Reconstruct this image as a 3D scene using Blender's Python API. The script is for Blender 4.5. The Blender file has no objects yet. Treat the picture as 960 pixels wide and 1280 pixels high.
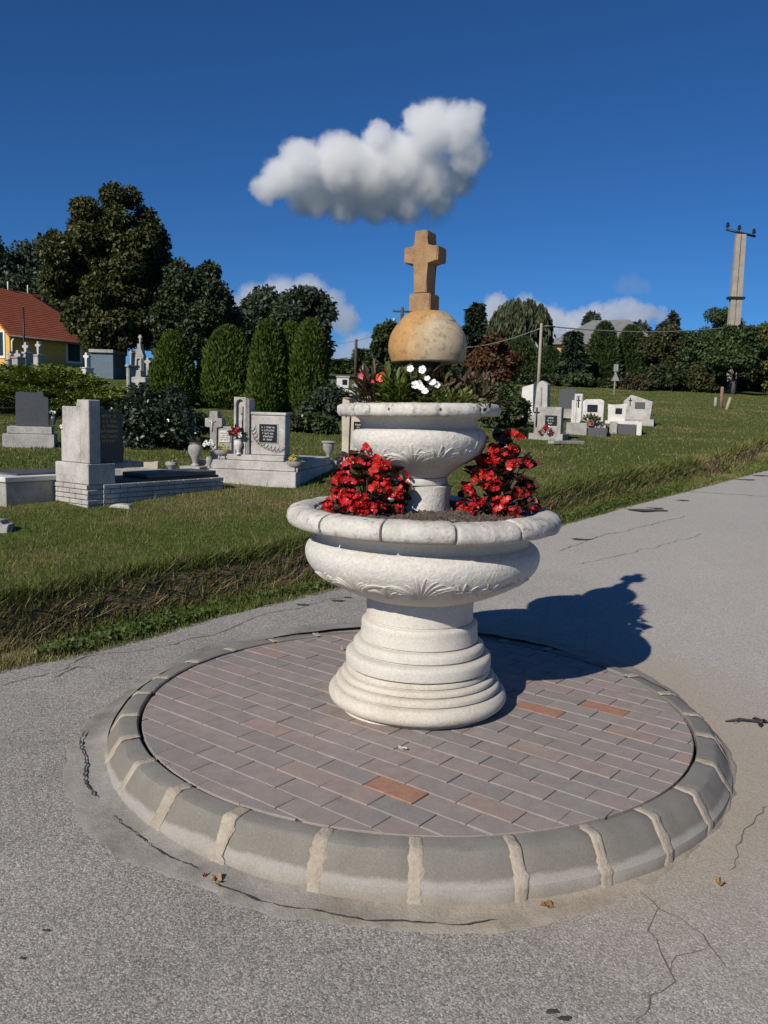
import bpy, bmesh, math, random
import numpy as np
from mathutils import Vector, Matrix, noise as mnoise

random.seed(7)
RNG = np.random.default_rng(11)
scene = bpy.context.scene
COL = scene.collection
PI = math.pi

# ------------------------------------------------------------------ camera
F, TILT, ROLL, CZ = 1040.0, 0.1180325, 0.0293795, 1.3616
_ct, _st, _cr, _sr = math.cos(TILT), math.sin(TILT), math.cos(ROLL), math.sin(ROLL)
FW = Vector((0, _ct, -_st)); UP0 = Vector((0, _st, _ct)); X0 = Vector((1, 0, 0))
CX = _cr * X0 + _sr * UP0
CU = -_sr * X0 + _cr * UP0
CAM = Vector((0, 0, CZ))
cam = bpy.data.cameras.new('camera')
cam_o = bpy.data.objects.new('camera', cam); COL.objects.link(cam_o)
m = Matrix((CX, CU, -FW)).transposed().to_4x4(); m.translation = CAM
cam_o.matrix_world = m
cam.sensor_fit = 'VERTICAL'; cam.sensor_height = 36.0; cam.lens = F / 1280 * 36.0
cam.clip_start = 0.05; cam.clip_end = 20000
scene.camera = cam_o
scene.render.resolution_x, scene.render.resolution_y = 768, 1024

# ------------------------------------------------------------------ world, sun, exposure
SUN_EL, SUN_AZ = math.radians(31.0), math.radians(214.5)
w = bpy.data.worlds.new('World'); scene.world = w; w.use_nodes = True
nt = w.node_tree
bg = nt.nodes['Background']
sky = nt.nodes.new('ShaderNodeTexSky'); sky.sky_type = 'NISHITA'; sky.sun_disc = False
sky.sun_elevation = SUN_EL; sky.sun_rotation = SUN_AZ
sky.altitude = 600; sky.air_density = 0.8; sky.dust_density = 0.06; sky.ozone_density = 5.0
tint = nt.nodes.new('ShaderNodeMix'); tint.data_type = 'RGBA'; tint.blend_type = 'MULTIPLY'; tint.inputs[0].default_value = 1.0
tint.inputs[7].default_value = (.33, .68, 1.0, 1)          # polarised-looking deep blue of the clear autumn air
nt.links.new(sky.outputs[0], tint.inputs[6]); nt.links.new(tint.outputs[2], bg.inputs[0]); bg.inputs[1].default_value = 0.076
sun = bpy.data.lights.new('sun', 'SUN'); sun.energy = 5.0; sun.angle = math.radians(0.53); sun.color = (1.0, 0.93, 0.83)
sun_o = bpy.data.objects.new('sun', sun); COL.objects.link(sun_o)
SD = Vector((-math.sin(SUN_AZ) * math.cos(SUN_EL), -math.cos(SUN_AZ) * math.cos(SUN_EL), -math.sin(SUN_EL)))
sun_o.rotation_euler = SD.to_track_quat('-Z', 'Y').to_euler(); sun_o.location = (-10, -18, 12)
scene.view_settings.view_transform = 'Standard'; scene.view_settings.look = 'None'
scene.view_settings.exposure = 0.0; scene.view_settings.gamma = 1.0
scene.render.engine = 'CYCLES'
scene.cycles.use_denoising = True
scene.cycles.max_bounces = 14; scene.cycles.diffuse_bounces = 3; scene.cycles.glossy_bounces = 2
scene.cycles.transmission_bounces = 4; scene.cycles.transparent_max_bounces = 8; scene.cycles.volume_bounces = 12; scene.cycles.volume_step_rate = .35

# ------------------------------------------------------------------ helpers
def link(o, parent=None):
    COL.objects.link(o)
    if parent is not None: o.parent = parent
    return o
def tag(o, label=None, cat=None, group=None, kind=None):
    if label: o['label'] = label
    if cat: o['category'] = cat
    if group: o['group'] = group
    if kind: o['kind'] = kind
    return o
def thing(name, label, cat, loc=(0, 0, 0), rz=0.0, group=None):
    o = bpy.data.objects.new(name, None); o.empty_display_size = 0.1
    COL.objects.link(o); o.location = loc; o.rotation_euler = (0, 0, rz)
    return tag(o, label, cat, group)
def fast_mesh(name, V, faces_n, idx, smooth=False):
    """V (n,3) array, faces all with faces_n corners, idx flat"""
    me = bpy.data.meshes.new(name)
    V = np.asarray(V, np.float32); idx = np.asarray(idx, np.int32).ravel()
    nf = len(idx) // faces_n
    me.vertices.add(len(V)); me.vertices.foreach_set('co', V.ravel())
    me.loops.add(len(idx)); me.loops.foreach_set('vertex_index', idx)
    me.polygons.add(nf)
    me.polygons.foreach_set('loop_start', np.arange(0, nf * faces_n, faces_n, dtype=np.int32))
    try: me.polygons.foreach_set('loop_total', np.full(nf, faces_n, np.int32))
    except Exception: pass
    if smooth: me.polygons.foreach_set('use_smooth', np.ones(nf, bool))
    me.update(calc_edges=True); me.validate()
    return me
def pymesh(name, V, Fc, mat=None, parent=None, smooth=False, loc=None):
    me = bpy.data.meshes.new(name); me.from_pydata([tuple(v) for v in V], [], Fc); me.update()
    if smooth:
        for p in me.polygons: p.use_smooth = True
    o = bpy.data.objects.new(name, me)
    if mat: me.materials.append(mat)
    if loc is not None: o.location = loc
    return link(o, parent)
def meobj(name, me, mat=None, parent=None, loc=None):
    o = bpy.data.objects.new(name, me)
    if mat and not me.materials: me.materials.append(mat)
    if loc is not None: o.location = loc
    return link(o, parent)
def bmobj(name, bm, mat=None, parent=None, smooth=False, loc=None):
    me = bpy.data.meshes.new(name); bmesh.ops.recalc_face_normals(bm, faces=bm.faces); bm.to_mesh(me); bm.free()
    if smooth:
        for p in me.polygons: p.use_smooth = True
    return meobj(name, me, mat, parent, loc)
def add_box(bm, x0, x1, y0, y1, z0, z1, bev=0.0, seg=1):
    r = bmesh.ops.create_cube(bm, size=1.0)
    for v in r['verts']:
        v.co = Vector((x0 + (v.co.x + .5) * (x1 - x0), y0 + (v.co.y + .5) * (y1 - y0), z0 + (v.co.z + .5) * (z1 - z0)))
    if bev > 0:
        es = list({e for v in r['verts'] for e in v.link_edges})
        bmesh.ops.bevel(bm, geom=es, offset=bev, segments=seg, affect='EDGES')
def box(name, x0, x1, y0, y1, z0, z1, mat, parent=None, bev=0.006, loc=None):
    bm = bmesh.new(); add_box(bm, x0, x1, y0, y1, z0, z1, bev); return bmobj(name, bm, mat, parent, loc=loc)
def add_prism(bm, poly, y0, y1, axis='y'):
    """poly of (a,b); extrude along axis. axis y: (x,z); axis z: (x,y)"""
    f = (lambda a, b, t: (a, t, b)) if axis == 'y' else ((lambda a, b, t: (a, b, t)) if axis == 'z' else (lambda a, b, t: (t, a, b)))
    A = [bm.verts.new(f(a, b, y0)) for a, b in poly]; B = [bm.verts.new(f(a, b, y1)) for a, b in poly]
    n = len(poly); bm.faces.new(A); bm.faces.new(B[::-1])
    for i in range(n): bm.faces.new((A[i], B[i], B[(i + 1) % n], A[(i + 1) % n]))
def prism(name, poly, t0, t1, mat, parent=None, axis='y', bev=0.0, loc=None, smooth=False):
    bm = bmesh.new(); add_prism(bm, poly, t0, t1, axis)
    if bev > 0: bmesh.ops.bevel(bm, geom=[e for e in bm.edges], offset=bev, segments=1, affect='EDGES')
    return bmobj(name, bm, mat, parent, smooth, loc)
def lathe_geo(profile, n=96, wob=0.0, seed=0, cap=True, c=(0, 0)):
    V, Fc = [], []
    for i, (r, z) in enumerate(profile):
        for k in range(n):
            a = 2 * PI * k / n
            rr = r
            if wob: rr += wob * mnoise.noise(Vector((math.cos(a) * 3 * r / .4, math.sin(a) * 3 * r / .4, z * 9 + seed)))
            V.append((c[0] + rr * math.cos(a), c[1] + rr * math.sin(a), z))
    for i in range(len(profile) - 1):
        for k in range(n):
            k2 = (k + 1) % n
            Fc.append((i * n + k, i * n + k2, (i + 1) * n + k2, (i + 1) * n + k))
    if cap:
        Fc.append(tuple(range(n))[::-1]); L = (len(profile) - 1) * n; Fc.append(tuple(range(L, L + n)))
    return V, Fc
def lathe(name, profile, mat, parent=None, n=96, wob=0.0, seed=0, loc=None, smooth_sharp=True):
    V, Fc = lathe_geo(profile, n, wob, seed)
    o = pymesh(name, V, Fc, mat, parent, True, loc)
    if smooth_sharp: sharp(o.data, 38)
    return o
def sharp(me, deg):
    bm = bmesh.new(); bm.from_mesh(me); t = math.radians(deg)
    for e in bm.edges:
        if len(e.link_faces) == 2 and e.calc_face_angle(0) > t: e.smooth = False
    for f in bm.faces: f.smooth = True
    bm.to_mesh(me); bm.free()
def tube_geo(pts, radii, n=6, caps=True):
    V, Fc = [], []
    pts = [Vector(p) for p in pts]
    for i, p in enumerate(pts):
        d = (pts[min(i + 1, len(pts) - 1)] - pts[max(i - 1, 0)]).normalized()
        a = d.orthogonal().normalized() if abs(d.z) < .9 else d.cross(Vector((0, 1, 0))).normalized()
        b = d.cross(a)
        r = radii[i] if hasattr(radii, '__len__') else radii
        for k in range(n):
            t = 2 * PI * k / n; V.append(p + a * (r * math.cos(t)) + b * (r * math.sin(t)))
    for i in range(len(pts) - 1):
        for k in range(n):
            k2 = (k + 1) % n; Fc.append((i * n + k, i * n + k2, (i + 1) * n + k2, (i + 1) * n + k))
    if caps: Fc.append(tuple(range(n))[::-1]); L = (len(pts) - 1) * n; Fc.append(tuple(range(L, L + n)))
    return V, Fc
class MB:
    def __init__(s): s.V = []; s.F = []
    def add(s, VF):
        o = len(s.V); s.V += [tuple(v) for v in VF[0]]; s.F += [tuple(i + o for i in f) for f in VF[1]]
    def tube(s, pts, r, n=6): s.add(tube_geo(pts, r, n))
    def build(s, name, mat, parent=None, smooth=True, loc=None): return pymesh(name, s.V, s.F, mat, parent, smooth, loc)
def interp(x, xs, ys): return float(np.interp(x, xs, ys))

# ------------------------------------------------------------------ materials
MATS = {}
def newmat(name):
    m = bpy.data.materials.new(name); m.use_nodes = True; MATS[name] = m
    return m, m.node_tree, m.node_tree.nodes['Principled BSDF']
def N(nt, t, **kw):
    n = nt.nodes.new(t)
    for k, v in kw.items(): setattr(n, k, v)
    return n
def L(nt, a, b): nt.links.new(a, b)
def coord(nt, kind='Object'): return N(nt, 'ShaderNodeTexCoord').outputs[kind]
def geopos(nt): return N(nt, 'ShaderNodeNewGeometry').outputs['Position']
def noise(nt, vec, scale, detail=4, rough=.55, dist=0):
    n = N(nt, 'ShaderNodeTexNoise'); L(nt, vec, n.inputs['Vector']); n.inputs['Scale'].default_value = scale
    n.inputs['Detail'].default_value = detail; n.inputs['Roughness'].default_value = rough; n.inputs['Distortion'].default_value = dist
    return n.outputs['Fac']
def ramp(nt, fac, stops, interp='LINEAR'):
    r = N(nt, 'ShaderNodeValToRGB'); r.color_ramp.interpolation = interp
    e = r.color_ramp.elements
    while len(e) < len(stops): e.new(.5)
    for i, (p, c) in enumerate(stops):
        e[i].position = p; e[i].color = (c[0], c[1], c[2], 1) if hasattr(c, '__len__') else (c, c, c, 1)
    L(nt, fac, r.inputs[0]); return r.outputs['Color']
def mix(nt, fac, a, b, mode='MIX'):
    n = N(nt, 'ShaderNodeMix', data_type='RGBA', blend_type=mode)
    for s, v in ((n.inputs[0], fac), (n.inputs[6], a), (n.inputs[7], b)):
        if hasattr(v, 'links') or hasattr(v, 'is_output'): L(nt, v, s)
        elif hasattr(v, '__len__'): s.default_value = (v[0], v[1], v[2], 1)
        else: s.default_value = v
    return n.outputs[2]
def math_(nt, op, a, b=None):
    n = N(nt, 'ShaderNodeMath', operation=op)
    for s, v in ((n.inputs[0], a), (n.inputs[1], b)):
        if v is None: continue
        if hasattr(v, 'is_output'): L(nt, v, s)
        else: s.default_value = v
    return n.outputs[0]
def bump(nt, bsdf, h, strength, dist):
    b = N(nt, 'ShaderNodeBump'); b.inputs['Strength'].default_value = strength; b.inputs['Distance'].default_value = dist
    L(nt, h, b.inputs['Height']); L(nt, b.outputs[0], bsdf.inputs['Normal']); return b
def maprange(nt, v, a, b, c=0, d=1):
    n = N(nt, 'ShaderNodeMapRange'); L(nt, v, n.inputs[0])
    for i, x in enumerate((a, b, c, d)): n.inputs[i + 1].default_value = x
    return n.outputs[0]

def stone_mat(name, base, dark, light=None, scale=6, stain=.5, rough=.85, bmp=.35, grain=90, speck=0.0, gpos=False):
    m, nt, b = newmat(name); c = coord(nt) if not gpos else geopos(nt)
    n1 = noise(nt, c, scale, 6, .65)
    col = ramp(nt, n1, [(.25, dark), (.25 + .4 * stain + .1, base), (.8, light or base)])
    n2 = noise(nt, c, grain, 3, .6)
    col = mix(nt, .35, col, ramp(nt, n2, [(.3, .35), (.7, 1.0)]), 'MULTIPLY')
    if speck:
        n3 = noise(nt, c, 22, 5, .75); col = mix(nt, math_(nt, 'MULTIPLY', ramp(nt, n3, [(.56, 0), (.66, 1)]), speck), col, tuple(x * .35 for x in dark))
    L(nt, col, b.inputs['Base Color']); b.inputs['Roughness'].default_value = rough
    h = math_(nt, 'ADD', math_(nt, 'MULTIPLY', n2, .5), n1)
    bump(nt, b, h, bmp, .01)
    return m
def plain(name, col, rough=.7, metal=0, var=.15, scale=8, bmp=0):
    m, nt, b = newmat(name); c = coord(nt); n = noise(nt, c, scale, 5, .6)
    L(nt, ramp(nt, n, [(.3, tuple(x * (1 - var) for x in col)), (.7, tuple(min(1, x * (1 + var)) for x in col))]), b.inputs['Base Color'])
    b.inputs['Roughness'].default_value = rough; b.inputs['Metallic'].default_value = metal
    if bmp: bump(nt, b, noise(nt, c, scale * 6, 4, .6), bmp, .01)
    return m
def leaf_mat(name, stops, trans=.25, rough=.55, pscale=.6, pamount=.35, pcol=None):
    """colour per leaf (random per island) and slow change through the crown"""
    m, nt, b = newmat(name)
    g = N(nt, 'ShaderNodeNewGeometry')
    k = len(stops) - 1
    col = ramp(nt, g.outputs['Random Per Island'], [(i / k, c) for i, c in enumerate(stops)])
    n = noise(nt, g.outputs['Position'], pscale, 3, .6)
    mid = stops[len(stops) // 2]
    col = mix(nt, math_(nt, 'MULTIPLY', ramp(nt, n, [(.4, 0), (.65, 1)]), pamount), col, pcol or tuple(min(1, c * 1.5) for c in mid))
    L(nt, col, b.inputs['Base Color']); b.inputs['Roughness'].default_value = rough
    b.inputs['Specular IOR Level'].default_value = .35
    if trans:
        t = N(nt, 'ShaderNodeBsdfTranslucent'); L(nt, mix(nt, 1.0, col, (1.3, 1.5, .6), 'MULTIPLY'), t.inputs[0])
        ms = N(nt, 'ShaderNodeMixShader'); ms.inputs[0].default_value = trans
        L(nt, b.outputs[0], ms.inputs[1]); L(nt, t.outputs[0], ms.inputs[2])
        L(nt, ms.outputs[0], nt.nodes['Material Output'].inputs[0])
    return m

M_plaster = stone_mat('white_limestone', (.61, .575, .515), (.545, .505, .44), (.65, .62, .565), 5, .35, .9, .30, 120)
M_base = stone_mat('cream_limestone', (.61, .56, .475), (.52, .455, .36), (.65, .61, .535), 6, .4, .9, .4, 110, .15)
M_rim = stone_mat('weathered_rim_stone', (.58, .55, .50), (.36, .33, .30), (.66, .63, .58), 9, .45, .95, .4, 80, .8)
M_rough = stone_mat('rough_stucco_stone', (.60, .575, .53), (.54, .51, .46), (.64, .62, .575), 30, .3, .95, .55, 80)
# golden stained sandstone with paler face on the ball
def ball_material():
    m, nt, b = newmat('golden_sandstone'); c = coord(nt)
    sx = N(nt, 'ShaderNodeSeparateXYZ'); L(nt, c, sx.inputs[0])
    n1 = noise(nt, c, 9, 6, .7); n2 = noise(nt, c, 38, 6, .75); n3 = noise(nt, c, 150, 3, .6)
    f = math_(nt, 'ADD', math_(nt, 'MULTIPLY', sx.outputs[0], 10.0), math_(nt, 'MULTIPLY', math_(nt, 'SUBTRACT', n1, .5), 1.3))
    f2 = math_(nt, 'SUBTRACT', f, math_(nt, 'MULTIPLY', math_(nt, 'MAXIMUM', math_(nt, 'SUBTRACT', sx.outputs[2], .035), 0.0), 14.0))
    col = mix(nt, maprange(nt, f2, -1.0, -.1), (.50, .275, .095), (.53, .43, .285))
    col = mix(nt, math_(nt, 'MULTIPLY', ramp(nt, n2, [(.50, 0), (.66, 1)]), .75), col, (.19, .15, .10))
    col = mix(nt, .55, col, ramp(nt, n1, [(.3, .62), (.7, 1.1)]), 'MULTIPLY')
    col = mix(nt, .3, col, ramp(nt, n3, [(.3, .4), (.7, 1)]), 'MULTIPLY')
    L(nt, col, b.inputs['Base Color']); b.inputs['Roughness'].default_value = .9; bump(nt, b, n2, .35, .006)
    return m
M_ball = ball_material()
M_cross = stone_mat('brown_sandstone', (.335, .205, .10), (.21, .125, .06), (.37, .255, .15), 14, .5, .9, .4, 120, .3)

# asphalt with visible aggregate and dust round the island
def asphalt_material():
    m, nt, b = newmat('asphalt'); p = geopos(nt)
    v = N(nt, 'ShaderNodeTexVoronoi'); L(nt, p, v.inputs['Vector']); v.inputs['Scale'].default_value = 225
    v2 = N(nt, 'ShaderNodeTexVoronoi'); L(nt, p, v2.inputs['Vector']); v2.inputs['Scale'].default_value = 420
    st = ramp(nt, N_sep(nt, v.outputs['Color']), [(0, (.19, .177, .158)), (.3, (.31, .292, .262)), (.7, (.42, .398, .36)), (1, (.60, .57, .53))])
    st2 = ramp(nt, N_sep(nt, v2.outputs['Color']), [(0, .55), (1, 1.15)])
    col = mix(nt, .6, st, st2, 'MULTIPLY')
    gap = ramp(nt, v.outputs['Distance'], [(.25, 1.0), (.65, .70)])
    col = mix(nt, .7, col, gap, 'MULTIPLY')
    big = noise(nt, p, .55, 5, .65); mid = noise(nt, p, 3.2, 6, .7)
    col = mix(nt, 1.0, col, ramp(nt, big, [(.3, .82), (.7, 1.14)]), 'MULTIPLY')
    col = mix(nt, 1.0, col, ramp(nt, mid, [(.25, .86), (.75, 1.1)]), 'MULTIPLY')
    # paler rightwards and far along the road: sun and view angle put into colour
    sx = N(nt, 'ShaderNodeSeparateXYZ'); L(nt, p, sx.inputs[0])
    lightened = math_(nt, 'ADD', math_(nt, 'MULTIPLY', sx.outputs[0], .75), math_(nt, 'MULTIPLY', sx.outputs[1], .10))
    lightened = math_(nt, 'ADD', lightened, math_(nt, 'MULTIPLY', math_(nt, 'SUBTRACT', mid, .5), 1.0))
    wf = maprange(nt, lightened, .45, 1.6)
    col = mix(nt, math_(nt, 'MULTIPLY', wf, .62), col, mix(nt, .5, (.50, .47, .425), st, 'MIX'))
    # tan dirt hugging the right side of the kerb
    d = N(nt, 'ShaderNodeVectorMath', operation='DISTANCE'); L(nt, p, d.inputs[0]); d.inputs[1].default_value = (.36, 3.40, 0)
    dr = math_(nt, 'ADD', d.outputs['Value'], math_(nt, 'MULTIPLY', math_(nt, 'SUBTRACT', noise(nt, p, 4.5, 6, .7), .5), .9))
    df = maprange(nt, dr, 1.62, 1.22)
    df = math_(nt, 'MULTIPLY', df, maprange(nt, sx.outputs[0], .1, .9))
    col = mix(nt, math_(nt, 'MULTIPLY', df, .6), col, (.36, .30, .225))
    spots = ramp(nt, noise(nt, p, 1.9, 7, .8), [(.68, 0), (.74, 1)])
    col = mix(nt, math_(nt, 'MULTIPLY', spots, .35), col, (.09, .085, .08))
    L(nt, col, b.inputs['Base Color']); b.inputs['Roughness'].default_value = .92
    b.inputs['Specular IOR Level'].default_value = .25
    h = math_(nt, 'SUBTRACT', math_(nt, 'MULTIPLY', N_sep(nt, v.outputs['Color']), .5), v.outputs['Distance'])
    bump(nt, b, h, .30, .004)
    return m
def N_sep(nt, colsock):
    s = N(nt, 'ShaderNodeSeparateColor'); L(nt, colsock, s.inputs[0]); return s.outputs[0]
M_asphalt = asphalt_material()

def brick_material():
    m, nt, b = newmat('clay_paver'); c = geopos(nt)
    oi = N(nt, 'ShaderNodeObjectInfo')
    base = ramp(nt, oi.outputs['Random'], [(0, (.255, .232, .215)), (.22, (.315, .262, .24)), (.42, (.275, .252, .233)), (.62, (.325, .262, .237)), (.8, (.25, .23, .215)), (.93, (.335, .258, .225)), (1, (.345, .24, .20))])
    n1 = noise(nt, c, 14, 6, .7); n2 = noise(nt, c, 260, 3, .6); n3 = noise(nt, c, 1.3, 4, .6)
    col = mix(nt, .8, base, ramp(nt, n1, [(.25, .72), (.75, 1.2)]), 'MULTIPLY')
    col = mix(nt, .6, col, ramp(nt, n2, [(.3, .6), (.7, 1.15)]), 'MULTIPLY')
    col = mix(nt, math_(nt, 'MULTIPLY', ramp(nt, n3, [(.4, 0), (.7, 1)]), .35), col, (.30, .265, .24))
    L(nt, col, b.inputs['Base Color']); b.inputs['Roughness'].default_value = .9; bump(nt, b, n2, .25, .004)
    return m
M_paver = brick_material()
M_orange = plain('orange_clay_paver', (.34, .18, .12), .9, 0, .25, 20, .3)
def kerb_material():
    m, nt, b = newmat('kerb_concrete'); c = geopos(nt)
    sx = N(nt, 'ShaderNodeSeparateXYZ'); L(nt, c, sx.inputs[0])
    n1 = noise(nt, c, 7, 6, .7); n2 = noise(nt, c, 230, 3, .6)
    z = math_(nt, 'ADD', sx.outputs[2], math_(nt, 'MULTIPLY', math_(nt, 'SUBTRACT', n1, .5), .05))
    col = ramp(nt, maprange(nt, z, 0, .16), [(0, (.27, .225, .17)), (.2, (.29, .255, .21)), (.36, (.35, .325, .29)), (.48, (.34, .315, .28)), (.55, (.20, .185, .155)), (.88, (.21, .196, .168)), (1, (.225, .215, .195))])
    col = mix(nt, .6, col, ramp(nt, n2, [(.3, .62), (.7, 1.12)]), 'MULTIPLY')
    col = mix(nt, .7, col, ramp(nt, n1, [(.2, .75), (.8, 1.15)]), 'MULTIPLY')
    L(nt, col, b.inputs['Base Color']); b.inputs['Roughness'].default_value = .93; bump(nt, b, n2, .3, .004)
    return m
M_kerb = kerb_material()
M_mortar = stone_mat('joint_mortar', (.40, .35, .28), (.30, .25, .19), (.46, .42, .36), 9, .5, .95, .6, 120, gpos=True)
def apron_material():
    m, nt, b = newmat('cement_apron'); p = geopos(nt); sx = N(nt, 'ShaderNodeSeparateXYZ'); L(nt, p, sx.inputs[0])
    n1 = noise(nt, p, 4, 7, .7); n2 = noise(nt, p, 160, 3, .6); n3 = noise(nt, p, 13, 6, .7)
    col = ramp(nt, n1, [(.3, (.15, .138, .12)), (.5, (.27, .253, .225)), (.7, (.36, .34, .305))])
    tan = maprange(nt, math_(nt, 'ADD', sx.outputs[0], math_(nt, 'MULTIPLY', math_(nt, 'SUBTRACT', n3, .5), .9)), -.35, .45)
    col = mix(nt, math_(nt, 'MULTIPLY', tan, .8), col, ramp(nt, n3, [(.3, (.26, .21, .15)), (.7, (.41, .35, .27))]))
    col = mix(nt, .5, col, ramp(nt, n2, [(.3, .6), (.7, 1.1)]), 'MULTIPLY')
    L(nt, col, b.inputs['Base Color']); b.inputs['Roughness'].default_value = .95; bump(nt, b, math_(nt, 'ADD', n3, math_(nt, 'MULTIPLY', n2, .4)), .6, .01); return m
M_apron = apron_material()
M_bed = plain('bedding_sand', (.115, .10, .083), .95, 0, .45, 60, .6)
M_fine = plain('fine_crack', (.15, .135, .115), .95, 0, .3, 30)
M_crack = plain('crack_dirt', (.055, .05, .045), .95, 0, .3, 30)
M_soil = stone_mat('planter_soil', (.115, .085, .065), (.06, .045, .035), (.16, .12, .09), 18, .5, .95, 1.0, 60)

# ------------------------------------------------------------------ lie of the land
def zr(y):
    """height of the road along the view: level, then climbing gently"""
    if y < -8: return -.40
    if y < 4.6: return max(-.40, .0595 * (y - 2.07))
    if y < 7: return .1505 + .072 * (y - 4.6)
    if y < 56: return .3233 + .0628 * (y - 7)
    return 3.396 + 3.5 * (1 - math.exp(-(y - 56) * .0635 / 3.5))
def ray(px, py): return FW + CX * ((px - 480) / F) - CU * ((py - 640) / F)
def hit(px, py, fn, far=400):
    d = ray(px, py); t, st = .5, .05
    while t < far:
        p = CAM + d * t
        if p.z <= fn(p.x, p.y):
            a, b = t - st, t
            for _ in range(24):
                c = (a + b) / 2; p = CAM + d * c
                if p.z <= fn(p.x, p.y): b = c
                else: a = c
            return CAM + d * b
        st = max(.05, t * .01); t += st
    return CAM + d * far
_edge_px = [(0, 840), (90, 822), (183, 799), (275, 771), (431, 735), (560, 703), (703, 657), (787, 633), (857, 615), (960, 588)]
_e = [hit(x, y, lambda X, Y: zr(Y)) for x, y in _edge_px]
EY = [-60, 2.0] + [p.y for p in _e]; EX = [_e[0].x - .53 * (_e[0].y + 60), _e[0].x - .5 * (_e[0].y - 2.0)] + [p.x for p in _e]
EY += [EY[-1] + 200]; EX += [EX[-1] + 200 * .66]
def xe(y): return float(np.interp(y, EY, EX))
BANK_S = ([0, .10, .30, .43, .48, .56, .62, .80, 1.05], [0, .012, -.03, -.06, -.03, .15, .19, .205, .215])
def terrain(x, y):
    s = (xe(y) - x) * .86
    if s <= 0: return zr(y)
    wide = 1.0 + max(0, min(1, (y - 6) / 10)) * .25
    wob = .10 * mnoise.noise(Vector((x * .9, y * .9, 3.1)))
    z = interp(s / wide + wob * min(1, s), *BANK_S)
    if s > 1.0: z += .30 * (1 - math.exp(-(s - 1.0) / 12))
    z += min(1, s) * (.03 * mnoise.noise(Vector((x * .7, y * .7, 0))) + .012 * mnoise.noise(Vector((x * 2.7, y * 2.7, 5))))
    return zr(y) + z
def G(px, py): return hit(px, py, terrain)
def at(px, py, Y):
    d = ray(px, py); return CAM + d * (Y / d.y)
def px_m(Y): return Y / F            # metres per photo pixel at that depth
def base_at(px, Y):
    """point on the ground at depth Y seen in photo column px"""
    x = at(px, 520, Y).x; return Vector((x, Y, terrain(x, Y)))

# lawn and terrain sheet
def ground_material():
    m, nt, b = newmat('grass_ground'); p = geopos(nt)
    n1 = noise(nt, p, .9, 6, .65); n2 = noise(nt, p, 9, 6, .75); n3 = noise(nt, p, .16, 4, .6)
    col = ramp(nt, n2, [(.25, (.045, .055, .014)), (.55, (.085, .11, .024)), (.8, (.13, .15, .042))])
    dry = ramp(nt, n1, [(.50, 0), (.64, 1)])
    col = mix(nt, math_(nt, 'MULTIPLY', dry, .7), col, ramp(nt, n2, [(.3, (.10, .085, .04)), (.7, (.20, .165, .085))]))
    far = ramp(nt, n3, [(.4, 0), (.62, 1)]); col = mix(nt, math_(nt, 'MULTIPLY', far, .45), col, (.10, .115, .035))
    nz = N(nt, 'ShaderNodeSeparateXYZ'); L(nt, N(nt, 'ShaderNodeNewGeometry').outputs['True Normal'], nz.inputs[0])      # bare earth where the bank is steep
    col = mix(nt, maprange(nt, math_(nt, 'ADD', nz.outputs[2], math_(nt, 'MULTIPLY', math_(nt, 'SUBTRACT', n2, .5), .35)), .88, .70), col, ramp(nt, n2, [(.3, (.07, .045, .028)), (.7, (.21, .145, .095))]))
    L(nt, col, b.inputs['Base Color']); b.inputs['Roughness'].default_value = 1; b.inputs['Specular IOR Level'].default_value = .1
    bump(nt, b, n2, .8, .05); return m
M_ground = ground_material()
def build_ground():
    ys = np.concatenate([np.linspace(-60, 0, 16), np.linspace(.6, 9, 86), 9 + np.cumsum(np.linspace(.12, 1.2, 95)), ])
    ys = np.concatenate([ys, ys[-1] + np.cumsum(np.linspace(2, 60, 40))])
    ss = np.concatenate([[-900, -400, -150, -60, -30, -14, -9.6, -9.3, -9, -4, -1, -.3, -.04], np.linspace(0, 1.3, 34), 1.3 + np.cumsum(np.linspace(.05, .6, 60)), ])
    ss = np.concatenate([ss, ss[-1] + np.cumsum(np.linspace(1, 60, 34))])
    V = []
    for y in ys:
        e = xe(y)
        for s in ss:
            x = e - s / .86
            if s < 0:
                z = zr(y) - (.05 if s > -9.2 else -.03)
                if s < -9.2: z += .02 * mnoise.noise(Vector((x * .3, y * .3, 0)))
            else: z = terrain(x, y)
            V.append((x, y, z))
    n, k = len(ys), len(ss)
    idx = np.arange(n * k).reshape(n, k)
    q = np.stack([idx[:-1, :-1], idx[1:, :-1], idx[1:, 1:], idx[:-1, 1:]], -1).reshape(-1, 4)
    o = meobj('ground', fast_mesh('ground', np.array(V), 4, q, True), M_ground)
    return tag(o, kind='structure')
ground = build_ground()
def build_road():
    ys = np.concatenate([np.linspace(-60, 2, 20), np.linspace(2.05, 16, 350), 16 + np.cumsum(np.linspace(.05, 3, 90)), ])
    ss = [-9.15, -7, -5, -3, -2, -1, -.4, -.15, 0.0]
    V = []
    for y in ys:
        e = xe(y)
        for j, s in enumerate(ss):
            j0 = s
            if j == 8: j0 = .05 * mnoise.noise(Vector((y * 2.2, 0, 0))) + .035 * mnoise.noise(Vector((y * 8, 1, 0))) + .02 * mnoise.noise(Vector((y * 21, 2, 0)))
            x = e - j0 / .86
            V.append((x, y, zr(y) + (.004 if j < 8 else .006)))
    n, k = len(ys), len(ss); idx = np.arange(n * k).reshape(n, k)
    q = np.stack([idx[:-1, :-1], idx[1:, :-1], idx[1:, 1:], idx[:-1, 1:]], -1).reshape(-1, 4)
    o = meobj('road', fast_mesh('road', np.array(V), 4, q, True), M_asphalt)
    return tag(o, kind='structure')
road = build_road()
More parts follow.
